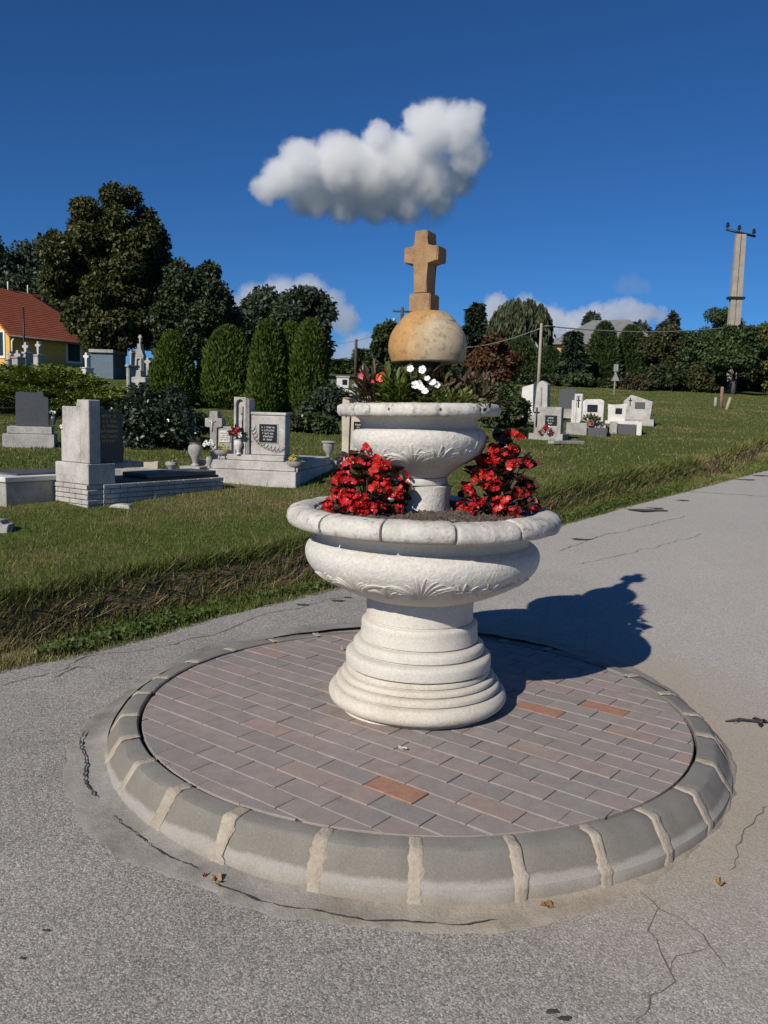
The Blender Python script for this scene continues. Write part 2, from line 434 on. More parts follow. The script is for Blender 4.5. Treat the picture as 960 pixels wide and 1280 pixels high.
def crack(pts_px, w0, seed):
    rnd = random.Random(seed); P = [G(*p) for p in pts_px]; Q = []
    for a, b in zip(P[:-1], P[1:]):
        n = max(2, int((b - a).length / .035))
        for i in range(n):
            p = a.lerp(b, i / n); Q.append(Vector((p.x + rnd.uniform(-.011, .011) + .05 * mnoise.noise(Vector((p.x * 5, p.y * 5, seed))), p.y + rnd.uniform(-.011, .011) + .05 * mnoise.noise(Vector((p.x * 5, p.y * 5, seed + 9))), 0)))
    Q.append(P[-1]); V, Fc = [], []
    for i, p in enumerate(Q):
        d = (Q[min(i + 1, len(Q) - 1)] - Q[max(0, i - 1)]); d.z = 0; d.normalize(); nrm = Vector((-d.y, d.x, 0))
        ww = w0 * rnd.uniform(.25, 1.0) * (1 if 0 < i < len(Q) - 1 else .1)
        z = zr(p.y) + .0075
        V += [(p.x + nrm.x * ww, p.y + nrm.y * ww, z), (p.x - nrm.x * ww, p.y - nrm.y * ww, z)]
        if i: k = 2 * i; Fc.append((k - 2, k - 1, k + 1, k))
    pymesh('crack', V, Fc, M_fine if 4 <= seed <= 7 else M_crack, road)
for i, (pp, ww) in enumerate([([(0, 862), (60, 842), (110, 822), (180, 815), (260, 795), (330, 770), (430, 747)], .0032),
                              ([(70, 850), (95, 835), (120, 838)], .004),
                              ([(700, 690), (745, 672), (800, 660), (860, 645)], .004), ([(720, 706), (800, 690), (880, 668)], .003),
                              ([(795, 1115), (830, 1140), (880, 1172), (910, 1215)], .0022), ([(830, 1140), (822, 1190), (838, 1225), (790, 1280)], .0022),
                              ([(900, 1090), (935, 1040), (960, 1010)], .0024), ([(880, 1172), (850, 1200), (838, 1225)], .002),
                              ([(860, 615), (910, 618), (960, 621)], .012)]): crack(pp, ww, i)
# tar and mud spots on the worn road
def spot(px, py, r, seed):
    p = G(px, py); rnd = random.Random(seed); V = [(p.x, p.y, zr(p.y) + .0085)]; n = 14
    for k in range(n):
        a = 2 * PI * k / n; rr = r * rnd.uniform(.5, 1.1); V.append((p.x + rr * 1.6 * math.cos(a), p.y + rr * math.sin(a), zr(p.y) + .0075))
    pymesh('mud_spot', V, [(0, 1 + k, 1 + (k + 1) % n) for k in range(n)], M_crack, road)
for i, (x, y, r) in enumerate([(805, 638, .16), (820, 636, .07), (726, 675, .06), (853, 626, .06), (934, 600, .12), (952, 595, .1), (422, 752, .03), (434, 748, .025), (378, 757, .03), (57, 1166, .008), (28, 1201, .006), (690, 1268, .012), (706, 1276, .012)]): spot(x, y, r, i)

# ------------------------------------------------------------------ paved island
IC = Vector((.1538, 3.3952, 0)); RB = 1.113; ZB = .15
isl = thing('paved_island', None, None, (0, 0, 0)); isl['kind'] = 'structure'
del_keys = [k for k in ('label', 'category') if k in isl]
# bed under the pavers
V, Fc = lathe_geo([(1.10, 0.0), (1.10, .1435)], 96, c=(IC.x, IC.y)); pymesh('sand_bed', V, Fc, M_bed, isl)
# running-bond pavers clipped by the round kerb
TH = math.radians(-37.75); PU = Vector((math.cos(TH), math.sin(TH))); PV = Vector((-math.sin(TH), math.cos(TH)))
def lattice():
    """paver lattice phases come from joints seen in the photo: one at row centre v0, joint at u0"""
    j = [hit(400 + a / 3.692, 880 + b / 3.692, lambda X, Y: ZB) for a, b in ((257, 439), (463.5, 432.5), (507.5, 532.5), (655, 426.5), (722.5, 530))]
    return j
_j = lattice()
W_, L_ = .1001, .2003
def phase(vals, per):
    c = sum(math.cos(2 * PI * v / per) for v in vals); s = sum(math.sin(2 * PI * v / per) for v in vals); return math.atan2(s, c) * per / 2 / PI
v0 = phase([Vector((p.x, p.y)).dot(PV) for p in _j], W_)
rows = [round((Vector((p.x, p.y)).dot(PV) - v0) / W_) for p in _j]
u0 = phase([Vector((p.x, p.y)).dot(PU) - (r % 2) * L_ / 2 for p, r in zip(_j, rows)], L_)
def clip_circle(poly, c, R, n=120):
    out = poly
    for k in range(n):
        a = 2 * PI * k / n; nx, ny = math.cos(a), math.sin(a); d = R * math.cos(PI / n)
        res = []
        for i in range(len(out)):
            p, q = out[i], out[(i + 1) % len(out)]
            dp = (p[0] - c.x) * nx + (p[1] - c.y) * ny - d; dq = (q[0] - c.x) * nx + (q[1] - c.y) * ny - d
            if dp <= 0: res.append(p)
            if dp * dq < 0: t = dp / (dp - dq); res.append((p[0] + (q[0] - p[0]) * t, p[1] + (q[1] - p[1]) * t))
        out = res
        if len(out) < 3: return []
    cl = []
    for p in out:
        if not cl or math.hypot(p[0] - cl[-1][0], p[1] - cl[-1][1]) > .004: cl.append(p)
    if len(cl) > 2 and math.hypot(cl[0][0] - cl[-1][0], cl[0][1] - cl[-1][1]) < .004: cl.pop()
    return cl if len(cl) >= 3 else []
def shrink(poly, d):
    n = len(poly); A = sum(poly[i][0] * poly[(i + 1) % n][1] - poly[(i + 1) % n][0] * poly[i][1] for i in range(n)) / 2
    sg = 1 if A > 0 else -1; out = []
    for i in range(n):
        p0, p1, p2 = Vector(poly[i - 1]), Vector(poly[i]), Vector(poly[(i + 1) % n])
        e1 = (p1 - p0).normalized(); e2 = (p2 - p1).normalized()
        n1 = Vector((-e1.y, e1.x)) * sg; n2 = Vector((-e2.y, e2.x)) * sg; b = n1 + n2
        if b.length < 1e-4: b = n1
        b.normalize(); k = d / max(.35, b.dot(n1)); out.append((p1.x + b.x * k, p1.y + b.y * k))
    return out, abs(A)
# the orange bricks of the photograph, by the ground point under them
_or = [(495, 984), (745, 883), (695, 893), (690, 905), (655, 833)]
ORANGE = [hit(x, y, lambda X, Y: ZB) for x, y in _or[:3]]
cu, cv = Vector((IC.x, IC.y)).dot(PU), Vector((IC.x, IC.y)).dot(PV)
npav = 0
rp = random.Random(3)
for r in range(int((cv - RB - v0) / W_) - 1, int((cv + RB - v0) / W_) + 2):
    for k in range(int((cu - RB - u0) / L_) - 2, int((cu + RB - u0) / L_) + 2):
        ua = u0 + k * L_ + (r % 2) * L_ / 2; vb = v0 + (r - .5) * W_
        g = .0016
        quad = [(ua + g, vb + g), (ua + L_ - g, vb + g), (ua + L_ - g, vb + W_ - g), (ua + g, vb + W_ - g)]
        jit = [(a + rp.uniform(-.0012, .0012), b + rp.uniform(-.0012, .0012)) for a, b in quad]
        poly = [(PU.x * a + PV.x * b, PU.y * a + PV.y * b) for a, b in jit]
        poly = clip_circle(poly, IC, RB - .006)
        if not poly: continue
        ins, A = shrink(poly, .0024)
        if A < .0004: continue
        z = ZB - .001 + rp.uniform(-.0014, .0010); tx, ty = rp.uniform(-.008, .008), rp.uniform(-.008, .008)
        cx_ = sum(p[0] for p in poly) / len(poly); cy_ = sum(p[1] for p in poly) / len(poly)
        zz = lambda p: z + (p[0] - cx_) * tx + (p[1] - cy_) * ty
        n = len(poly)
        V = [(p[0] - cx_, p[1] - cy_, .10) for p in poly] + [(p[0] - cx_, p[1] - cy_, zz(p) - .0018) for p in poly] + [(p[0] - cx_, p[1] - cy_, zz(p)) for p in ins]
        Fc = [tuple(range(2 * n, 3 * n))]
        for i in range(n):
            j = (i + 1) % n; Fc += [(i, j, n + j, n + i), (n + i, n + j, 2 * n + j, 2 * n + i)]
        isor = any(abs(Vector((o.x - cx_, o.y - cy_)).dot(PU)) < L_ / 2 and abs(Vector((o.x - cx_, o.y - cy_)).dot(PV)) < W_ / 2 for o in ORANGE)
        pymesh('paver', V, Fc, M_orange if isor else M_paver, isl, False, (cx_, cy_, 0)); npav += 1
# kerb stones with chamfered face, mortar between them
JA = [-168.6, -157, -145, -132.5, -119.6, -105, -91.7, -78, -65.3, -53.3, -41, -27, -13.5, -2]
JA += list(np.linspace(-2, 168, 14)[1:]) + [178.5]
JA = sorted(JA)
KP = [(1.118, .08), (1.118, .149), (1.124, .1535), (1.176, .1525), (1.190, .146), (1.236, .078), (1.247, .066), (1.252, .0), (1.252, -.09)]
def arc_piece(name, a0, a1, prof, mat, parent, seed, wob=.002, edge=.0):
    n = max(2, int((a1 - a0) / math.radians(1.1)) + 1); V, Fc = [], []; k = len(prof); rnd = random.Random(seed); dz = rnd.uniform(-.004, .003); dr = rnd.uniform(-.004, .004)
    for i in range(n):
        a = a0 + (a1 - a0) * i / (n - 1)
        t = min(i, n - 1 - i); rd = edge if t == 0 else 0
        for q, (r, z) in enumerate(prof):
            a_ = a
            nz = mnoise.noise(Vector((r * math.cos(a) * 14, r * math.sin(a) * 14, z * 14 + seed))) * wob
            rr = r + dr + nz - (rd if q >= 3 else 0); z_ = max(z, -.09) + (dz if z > .05 else 0) + nz - (rd if 1 <= q <= 4 else 0)
            if edge and q >= 2: a_ += rnd.uniform(-.0025, .0025) if t == 0 else 0
            V.append((IC.x + rr * math.cos(a_), IC.y + rr * math.sin(a_), z_))
    for i in range(n - 1):
        for q in range(k - 1): Fc.append((i * k + q, i * k + q + 1, (i + 1) * k + q + 1, (i + 1) * k + q))
    Fc.append(tuple(range(k))[::-1]); Fc.append(tuple((n - 1) * k + q for q in range(k)))
    o = pymesh(name, V, Fc, mat, parent, True); sharp(o.data, 30); return o
for i in range(len(JA)):
    a0 = math.radians(JA[i]); a1 = math.radians(JA[(i + 1) % len(JA)] + (360 if i == len(JA) - 1 else 0))
    jw = .009
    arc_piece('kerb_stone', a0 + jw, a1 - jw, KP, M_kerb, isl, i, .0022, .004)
    # mortar joint: a little proud and ragged at the front
    rj = random.Random(100 + i); prof = []
    for (r0_, z0_), (r1_, z1_) in zip(KP[1:-1], KP[2:]):
        m_ = max(1, int(math.hypot(r1_ - r0_, z1_ - z0_) / .008)); prof += [(r0_ + (r1_ - r0_) * t / m_, z0_ + (z1_ - z0_) * t / m_) for t in range(m_)]
    V, Fc = [], []; smear = rj.uniform(.002, .007); wl = wr = jw + .003
    for q, (r_, z_) in enumerate(prof):
        wl = .6 * wl + .4 * (jw + .002 + smear * rj.random() ** .7 * 2); wr = .6 * wr + .4 * (jw + .002 + smear * rj.random() ** .7 * 2)
        if rj.random() < .12: wl += rj.uniform(.002, .007)
        if rj.random() < .12: wr += rj.uniform(.002, .007)
        for aa, up in ((a0 - wl, -.002), (a0 - wl * .75, .0022), (a0 - .003, .0010 + rj.uniform(-.001, .001)), (a0 + .003, .0010 + rj.uniform(-.001, .001)), (a0 + wr * .75, .0022), (a0 + wr, -.002)):
            rr = r_ + up + .001; V.append((IC.x + rr * math.cos(aa), IC.y + rr * math.sin(aa), z_ + (up if z_ > .10 else 0) + (.001 if z_ > .14 else 0)))
    for q in range(len(prof) - 1):
        for u in range(5): Fc.append((q * 6 + u, q * 6 + u + 1, q * 6 + u + 7, q * 6 + u + 6))
    pymesh('mortar_joint', V, Fc, M_mortar, isl, True)
# cement apron smeared over the asphalt round the kerb
V, Fc = [], []; n = 260
AP = ([-180, -165, -150, -140, -120, -100, -85, -70, -55, -40, -20, 0, 60, 120, 160, 180], [1.33, 1.37, 1.39, 1.40, 1.365, 1.345, 1.352, 1.32, 1.275, 1.262, 1.26, 1.255, 1.25, 1.25, 1.28, 1.33])
for i in range(n):
    a = -PI + 2 * PI * i / n
    ro = interp(math.degrees(a), *AP) + .03 * mnoise.noise(Vector((math.cos(a) * 5, math.sin(a) * 5, 1))) + .02 * mnoise.noise(Vector((math.cos(a) * 19, math.sin(a) * 19, 2)))
    wf = max(0.0, min(1.0, (math.sin(a) - .12) / .5)); wf = wf * wf * (3 - 2 * wf)          # road made up level with the kerb on the uphill side
    ro = ro + wf * (1.36 - ro) * .8; ri = 1.235 - .062 * wf
    for q, (f, z) in enumerate(((0, .026), (.25, .014), (.55, .010), (.9, .008), (1, .004))):
        r = ri + (ro - ri) * f; x_, y_ = IC.x + r * math.cos(a), IC.y + r * math.sin(a); gz = zr(y_)
        zz = max(.0045, z + .006 * mnoise.noise(Vector((r * math.cos(a) * 9, r * math.sin(a) * 9, 7)))) if q < 4 else .003
        up = max(zz, (.1475 - gz) * (1 - f) + .006 * f) if q < 4 else .003
        V.append((x_, y_, gz + zz * (1 - wf) + up * wf))
for i in range(n):
    j = (i + 1) % n
    for q in range(4): Fc.append((i * 5 + q, i * 5 + q + 1, j * 5 + q + 1, j * 5 + q))
apron = pymesh('cement_apron', V, Fc, M_apron, isl, True)
# crack and dark gap that runs along the apron
def apron_crack(a0, a1, r0, seed, w0=.005):
    V, Fc = [], []; n = 40; rnd = random.Random(seed)
    for i in range(n):
        a = math.radians(a0 + (a1 - a0) * i / (n - 1)); r = r0 + .03 * mnoise.noise(Vector((a * 6, seed, 0))) + rnd.uniform(-.004, .004)
        ww = w0 * rnd.uniform(.15, 1) * (1 if 0 < i < n - 1 else .1)
        for rr in (r - ww, r + ww): V.append((IC.x + rr * math.cos(a), IC.y + rr * math.sin(a), zr(IC.y + rr * math.sin(a)) + .0185))
        if i: k = 2 * i; Fc.append((k - 2, k - 1, k + 1, k))
    pymesh('crack', V, Fc, M_crack, isl)
apron_crack(-170, -146, 1.325, 1, .006); apron_crack(-118, -82, 1.325, 2, .004); apron_crack(-140, -120, 1.30, 3, .003)

# ------------------------------------------------------------------ the stacked stone planter
PC = Vector((.162, 3.42, 0))
planter = thing('stone_planter', 'tall white stone planter of two stacked bowls crowned by a ball and cross', 'planter', (PC.x, PC.y, ZB))
def Z(z): return z - ZB
def rnd_prof(pts, k=4):
    """smooth a profile with Catmull-Rom"""
    out = []
    P = [pts[0]] + list(pts) + [pts[-1]]
    for i in range(1, len(P) - 2):
        for j in range(k):
            t = j / k; p0, p1, p2, p3 = P[i - 1], P[i], P[i + 1], P[i + 2]
            out.append(tuple(.5 * (2 * p1[q] + (p2[q] - p0[q]) * t + (2 * p0[q] - 5 * p1[q] + 4 * p2[q] - p3[q]) * t * t + (-p0[q] + 3 * p1[q] - 3 * p2[q] + p3[q]) * t ** 3) for q in (0, 1)))
    out.append(pts[-1]); return out
# ragged mortar footing
foot = lathe('footing', [(.325, 0.0), (.330, .004), (.322, .016), (.30, .020)], M_base, planter, 120, .016, 5)
base1 = [(.30, .012)] + rnd_prof([(.335, .014), (.362, .026), (.3745, .046), (.372, .066), (.359, .082)], 4) + [(.349, .0855), (.3365, .087), (.3365, .0915), (.3445, .0935), (.3455, .104)] + rnd_prof([(.343, .1105), (.336, .116), (.328, .1185)], 3) + [(.314, .1195), (.314, .1235), (.3225, .1255), (.323, .134)] + rnd_prof([(.321, .139), (.315, .1435), (.308, .1455)], 3) + [(.296, .1465), (.296, .150), (.3015, .152), (.3015, .166), (.298, .1705), (.24, .1705)]
lathe('base', base1, M_base, planter, 128, .0022, 1)
base2 = [(.24, .1745), (.294, .1745), (.304, .178), (.3055, .185), (.3055, .212)] + rnd_prof([(.3035, .221), (.296, .2285), (.281, .2335)], 3) + [(.266, .235), (.266, .2405), (.275, .243), (.2755, .258)] + rnd_prof([(.273, .267), (.264, .2755), (.254, .2795)], 3) + [(.240, .281), (.240, .2855), (.2475, .288)] + rnd_prof([(.2465, .30), (.2435, .33), (.2435, .350), (.240, .3595), (.233, .3645)], 3) + [(.2205, .366), (.2205, .370), (.2235, .373), (.2235, .50), (.16, .50)]
lathe('pedestal', base2, M_plaster, planter, 128, .0016, 2)
# lower bowl
LB = [(.16, .463), (.2245, .464)] + rnd_prof([(.240, .466), (.31, .492), (.372, .522), (.432, .560), (.469, .604), (.4805, .645), (.472, .677), (.449, .697)], 5) + rnd_prof([(.441, .700), (.437, .714), (.444, .732), (.462, .745)], 3) + [(.49, .750), (.49, .775), (.43, .775)]
lathe('lower_bowl', LB, M_plaster, planter, 144, .0015, 3)
def bowl_r(prof, z):
    zs = [p[1] for p in prof]; return interp(z, zs, [p[0] for p in prof])
# rough stucco frieze round the bowl belly
fr = [p for p in LB if .522 <= p[1] <= .70]
fp = [(p[0] + .0035 - (.0035 if (p[1] < .528) else 0), p[1]) for p in fr]
lathe('stucco_band', [(fp[0][0] - .004, fp[0][1])] + fp + [(fp[-1][0] - .006, fp[-1][1] + .002)], M_rough, planter, 160, .0014, 9)
# carved leaves: curved ridges that follow the bowl
def carve(mb, prof, path, wmax, h, off=.003):
    n = len(path); V, Fc = [], []
    for i, (a, z) in enumerate(path):
        t = i / (n - 1); ww = wmax * math.sin(PI * min(1, .12 + t * .88)) ** .8 + .0006
        r = bowl_r(prof, z) + off
        a2, z2 = path[min(i + 1, n - 1)]; a1, z1 = path[max(i - 1, 0)]
        dx, dz = (a2 - a1) * r, z2 - z1; l = math.hypot(dx, dz) or 1; nx, nz = -dz / l, dx / l
        for s, hh in ((-1, -.003), (-.45, h * .8), (0, h * .45), (.35, h), (1, -.003)):
            aa = a + nx * ww * s / r; zz = z + nz * ww * s; rr = bowl_r(prof, zz) + off + hh
            V.append((rr * math.cos(aa), rr * math.sin(aa), zz))
    for i in range(n - 1):
        for q in range(4): Fc.append((i * 5 + q, i * 5 + q + 1, (i + 1) * 5 + q + 1, (i + 1) * 5 + q))
    mb.add((V, Fc))
def leaf_fan(mb, prof, ac, zb, hgt, spread, nleaf, seed, wmax, h, off=.003):
    rnd = random.Random(seed)
    for k in range(nleaf):
        f = (k + .5) / nleaf * 2 - 1; f += rnd.uniform(-.1, .1)
        ln = hgt * rnd.uniform(.7, 1.1) * (1 - .25 * abs(f)); path = []
        for i in range(9):
            t = i / 8
            a = ac + spread * (f * .10 + f * .9 * t ** 1.25) + .02 * f
            z = zb + ln * (math.sin(t * PI / 2 * (1.25 if abs(f) > .5 else 1)) * (1 - .45 * abs(f)))
            path.append((a, z))
        carve(mb, prof, path, wmax * rnd.uniform(.7, 1.2), h * rnd.uniform(.7, 1.15), off)
mb = MB()
for c_, zb, hg, sp, nl, sd in [(-93, .525, .125, .36, 11, 1), (-72, .522, .10, .30, 7, 2), (-58, .535, .075, .34, 6, 9), (-128, .535, .095, .34, 8, 3), (-150, .54, .07, .30, 7, 4), (-35, .555, .05, .28, 5, 5), (-110, .52, .06, .22, 5, 6), (20, .53, .11, .36, 10, 7), (70, .525, .11, .36, 10, 8), (120, .525, .11, .36, 10, 11), (165, .53, .11, .36, 10, 12)]:
    leaf_fan(mb, LB, math.radians(c_), zb, hg, sp, nl, sd, .0085, .0065)
mb.build('carved_leaves', M_plaster, planter)
# segmented rim
def rim_segment(a0, a1, Rm, sec, mat, name, seed, chip=None):
    n = 33; V, Fc = [], []; k = len(sec); rnd = random.Random(seed); dz = rnd.uniform(-.003, .003)
    for i in range(n):
        a = a0 + (a1 - a0) * i / (n - 1); t = min(i, n - 1 - i)
        pin = (.95, .995)[t] if t < 2 else 1.0
        for q, (dr, z) in enumerate(sec):
            nz = .0022 * mnoise.noise(Vector((math.cos(a) * 9 + seed, math.sin(a) * 9, q * .7))) + .0025 * mnoise.noise(Vector((math.cos(a) * 40, math.sin(a) * 40, q * 2 + seed)))
            cz = .79; rr = Rm + dr * pin + nz; zz = cz + (z - cz) * pin + dz + nz
            V.append((rr * math.cos(a), rr * math.sin(a), zz))
    for i in range(n - 1):
        for q in range(k):
            q2 = (q + 1) % k; Fc.append((i * k + q, i * k + q2, (i + 1) * k + q2, (i + 1) * k + q))
    Fc.append(tuple(range(k))[::-1]); Fc.append(tuple((n - 1) * k + q for q in range(k)))
    o = pymesh(name, V, Fc, mat, planter, True); sharp(o.data, 50); return o
SEC = [(-.055, .800), (-.045, .826), (-.012, .836), (.022, .833), (.048, .824), (.061, .806), (.063, .784), (.056, .766), (.040, .758), (.0, .755), (-.05, .756)]
for k in range(13):
    a = math.radians(-108 + 27.7 * k) ; rim_segment(a + .010, a + math.radians(27.69) - .010, .498, SEC, M_rim, 'rim_segment', k)
lathe('rim_core', [(.44, .768), (.535, .770), (.541, .795), (.52, .82), (.47, .826), (.45, .815)], M_plaster, planter, 128, .002, 4)
# soil in the lower bowl
def soil_disc(name, R, zc, amp, parent, seed, mat, nr=26, na=110, r0=0):
    V, Fc = [], []
    for i in range(nr):
        r = r0 + (R - r0) * i / (nr - 1)
        for k in range(na):
            a = 2 * PI * k / na; x, y = r * math.cos(a), r * math.sin(a)
            z = zc + .012 * (1 - (r / R) ** 2) + amp * (mnoise.noise(Vector((x * 38, y * 38, seed))) + .8 * mnoise.noise(Vector((x * 90, y * 90, seed)))) + amp * .6 * mnoise.noise(Vector((x * 9, y * 9, seed)))
            V.append((x, y, z))
    for i in range(nr - 1):
        for k in range(na): k2 = (k + 1) % na; Fc.append((i * na + k, i * na + k2, (i + 1) * na + k2, (i + 1) * na + k))
    Fc.append(tuple(range(na))[::-1])
    return pymesh(name, V, Fc, mat, parent, True)
soil_disc('soil', .452, .812, .012, planter, 3, M_soil, 46, 200)
# soil crumbs
mb = MB(); rc = random.Random(5)
for _ in range(900):
    a, r = rc.uniform(0, 2 * PI), .43 * math.sqrt(rc.random()); s = rc.uniform(.003, .009)
    c = Vector((r * math.cos(a), r * math.sin(a), .818 + .012 * (1 - (r / .45) ** 2)))
    V = [c + Vector((rc.uniform(-1, 1), rc.uniform(-1, 1), rc.uniform(-.6, 1))).normalized() * s for _ in range(4)]
    mb.add((V, [(0, 1, 2), (0, 2, 3), (0, 3, 1), (1, 3, 2)]))
o = mb.build('soil_crumbs', M_soil, planter, False); o['kind'] = 'stuff'
# upper tier leans a little against the lower one
TL = math.radians(-1.5)
def tilt(o):
    o.rotation_euler = (0, TL, 0); return o
lathe('neck_stone', [(.10, .80), (.112, .82), (.108, .86), (.112, .90), (.118, .925), (.09, .932)], M_rough, planter, 64, .012, 8)
tilt(lathe('neck_plate', [(.07, .928), (.118, .930), (.122, .945), (.120, .957), (.07, .957)], M_plaster, planter, 72, .002, 8))
UB = [(.07, .958), (.118, .959)] + rnd_prof([(.122, .962), (.14, .978), (.188, 1.012), (.238, 1.046), (.264, 1.083), (.2725, 1.115), (.265, 1.142), (.250, 1.155)], 5) + rnd_prof([(.240, 1.157), (.2365, 1.170), (.241, 1.188), (.258, 1.203)], 3) + [(.30, 1.212), (.30, 1.235), (.24, 1.235)]
tilt(lathe('upper_bowl', UB, M_plaster, planter, 120, .0015, 6))
fr = [p for p in UB if 1.0 <= p[1] <= 1.152]
fp = [(p[0] + .003 - (.003 if p[1] < 1.02 else 0), p[1]) for p in fr]
tilt(lathe('stucco_band', [(fp[0][0] - .004, fp[0][1])] + fp + [(fp[-1][0] - .006, fp[-1][1] + .002)], M_rough, planter, 140, .0016, 12))
mb = MB()
for c_, zb, hg, sp, nl, sd in [(-98, 1.01, .10, .55, 10, 1), (-75, 1.0, .11, .50, 9, 2), (-130, 1.01, .08, .5, 7, 3), (-45, 1.02, .08, .5, 6, 4), (0, 1.01, .1, .5, 8, 5), (60, 1.01, .1, .5, 8, 6), (120, 1.01, .1, .5, 8, 7), (180, 1.01, .1, .5, 8, 8)]:
    leaf_fan(mb, UB, math.radians(c_), zb, hg, sp, nl, sd, .0075, .0065)
# two thin crossing stems carved high on the right of the bowl
carve(mb, UB, [(math.radians(-33 - 7 * t), 1.15 - .115 * t) for t in np.linspace(0, 1, 8)], .006, .007)
carve(mb, UB, [(math.radians(-33 + 7 * t), 1.15 - .10 * t) for t in np.linspace(0, 1, 8)], .006, .007)
tilt(mb.build('carved_leaves', M_plaster, planter))
# upper rim with chipped holes
def upper_rim():
    sec = [(.255, 1.213), (.300, 1.203), (.325, 1.205), (.3325, 1.219), (.332, 1.240), (.322, 1.251), (.300, 1.2555), (.27, 1.254), (.262, 1.246), (.255, 1.232)]
    n = 240; V, Fc = [], []; k = len(sec); holes = [math.radians(h) for h in (-143, -112, -78, -46, -14, 20, 55, 90, 125, 160, 192)]
    for i in range(n):
        a = 2 * PI * i / n
        for q, (r, z) in enumerate(sec):
            nz = .0028 * mnoise.noise(Vector((math.cos(a) * 14, math.sin(a) * 14, q * .8))) + .002 * mnoise.noise(Vector((math.cos(a) * 45, math.sin(a) * 45, q * 2.0)))
            d = min(abs((a - h + PI) % (2 * PI) - PI) for h in holes) * .33
            dent = max(0, 1 - d / .016) * (.009 if 3 <= q <= 4 else .003 if q in (2, 5) else 0)
            V.append(((r + nz - dent) * math.cos(a), (r + nz - dent) * math.sin(a), z + nz * .6))
    for i in range(n):
        j = (i + 1) % n
        for q in range(k): q2 = (q + 1) % k; Fc.append((i * k + q, i * k + q2, j * k + q2, j * k + q))
    o = tilt(pymesh('upper_rim', V, Fc, M_rim, planter, True))
    for h in holes:
        bm = bmesh.new(); bmesh.ops.create_cone(bm, cap_ends=True, segments=12, radius1=.0052, radius2=.0052, depth=.02)
        hp = bmobj('drain_hole', bm, M_crack, o)
        hp.rotation_euler = (PI / 2, 0, h + PI / 2); hp.location = (.3165 * math.cos(h), .3165 * math.sin(h), 1.231)
upper_rim()
tilt(soil_disc('soil', .266, 1.236, .008, planter, 7, M_soil, 24, 90))
tilt(lathe('ball_stem', [(.085, 1.22), (.085, 1.43)], M_bed, planter, 40))
BALL = [(.06, 1.419), (.140, 1.419)] + rnd_prof([(.146, 1.423), (.1565, 1.455), (.1585, 1.487), (.1515, 1.525), (.136, 1.556), (.1175, 1.578)], 5) + [(.1165, 1.5765), (.1145, 1.5775)] + rnd_prof([(.113, 1.584), (.098, 1.602), (.076, 1.617), (.060, 1.6225)], 4) + [(.058, 1.622), (.03, 1.624)]
bo = lathe('ball', [(r, z - 1.5) for r, z in BALL], M_ball, planter, 96, .0018, 7); bo.location = (-.004 - .002, 0, 1.5); tilt(bo)
def cross():
    o = bpy.data.objects.new('cross', None); link(o, planter); o.location = (-.004, 0, 0); o.rotation_euler = (0, math.radians(-.8), math.radians(-27))
    D = .044
    bm = bmesh.new(); add_box(bm, -.046, .046, -.047, .047, 1.618, 1.690, .004, 2); bmobj('cross_base', bm, M_cross, o)
    sh = [(-.0285, 1.69), (.0285, 1.69), (.0280, 1.811), (.074, 1.812), (.074, 1.872), (.0275, 1.873), (.0275, 1.934), (-.0275, 1.934), (-.0275, 1.873), (-.074, 1.872), (-.074, 1.812), (-.0280, 1.811)]
    bm = bmesh.new(); add_prism(bm, sh, -D, D); bmesh.ops.bevel(bm, geom=list(bm.edges), offset=.004, segments=2, affect='EDGES')
    bmesh.ops.subdivide_edges(bm, edges=[e for e in bm.edges if e.calc_length() > .03], cuts=3)
    for v in bm.verts:
        q = v.co * 30; v.co += Vector((mnoise.noise(q), mnoise.noise(q + Vector((9, 0, 0))), mnoise.noise(q + Vector((0, 9, 0))))) * .0015
    so = bmobj('cross_shaft', bm, M_cross, o); 
cross()

# ------------------------------------------------------------------ vegetation tools
def rand_unit(n, rng):
    v = rng.normal(size=(n, 3)); return v / np.linalg.norm(v, axis=1, keepdims=True)
def leaves_mesh(name, P, Dr, Nn, ln, wd, fold=.25, droop=0.0):
    """kite leaves: base P, direction Dr, normal Nn, length ln, width wd"""
    Nn = Nn - (Nn * Dr).sum(1, keepdims=True) * Dr
    Nn /= np.linalg.norm(Nn, axis=1, keepdims=True) + 1e-9
    S = np.cross(Dr, Nn); ln = ln[:, None]; wd = wd[:, None]
    mid = P + Dr * ln * .45
    a = P; b = mid + S * wd * .5 + Nn * wd * fold; c = P + Dr * ln - Nn * ln * droop; d = mid - S * wd * .5 + Nn * wd * fold
    V = np.stack([a, b, c, d], 1).reshape(-1, 3); n = len(P); i = np.arange(n) * 4
    idx = np.stack([i, i + 1, i + 2, i, i + 2, i + 3], 1)
    return fast_mesh(name, V, 3, idx)
def clump_points(clumps, n, rng, shell=.55):
    """points spread through the outer part of many clump balls; clumps rows x,y,z,r(,squash)"""
    C = np.asarray(clumps, float); w = C[:, 3] ** 2; k = rng.choice(len(C), n, p=w / w.sum())
    u = rand_unit(n, rng); rr = C[k, 3] * (shell + (1 - shell) * rng.random(n)) ** 1.0
    return C[k, :3] + u * rr[:, None] * np.array([1, 1, .85]), u
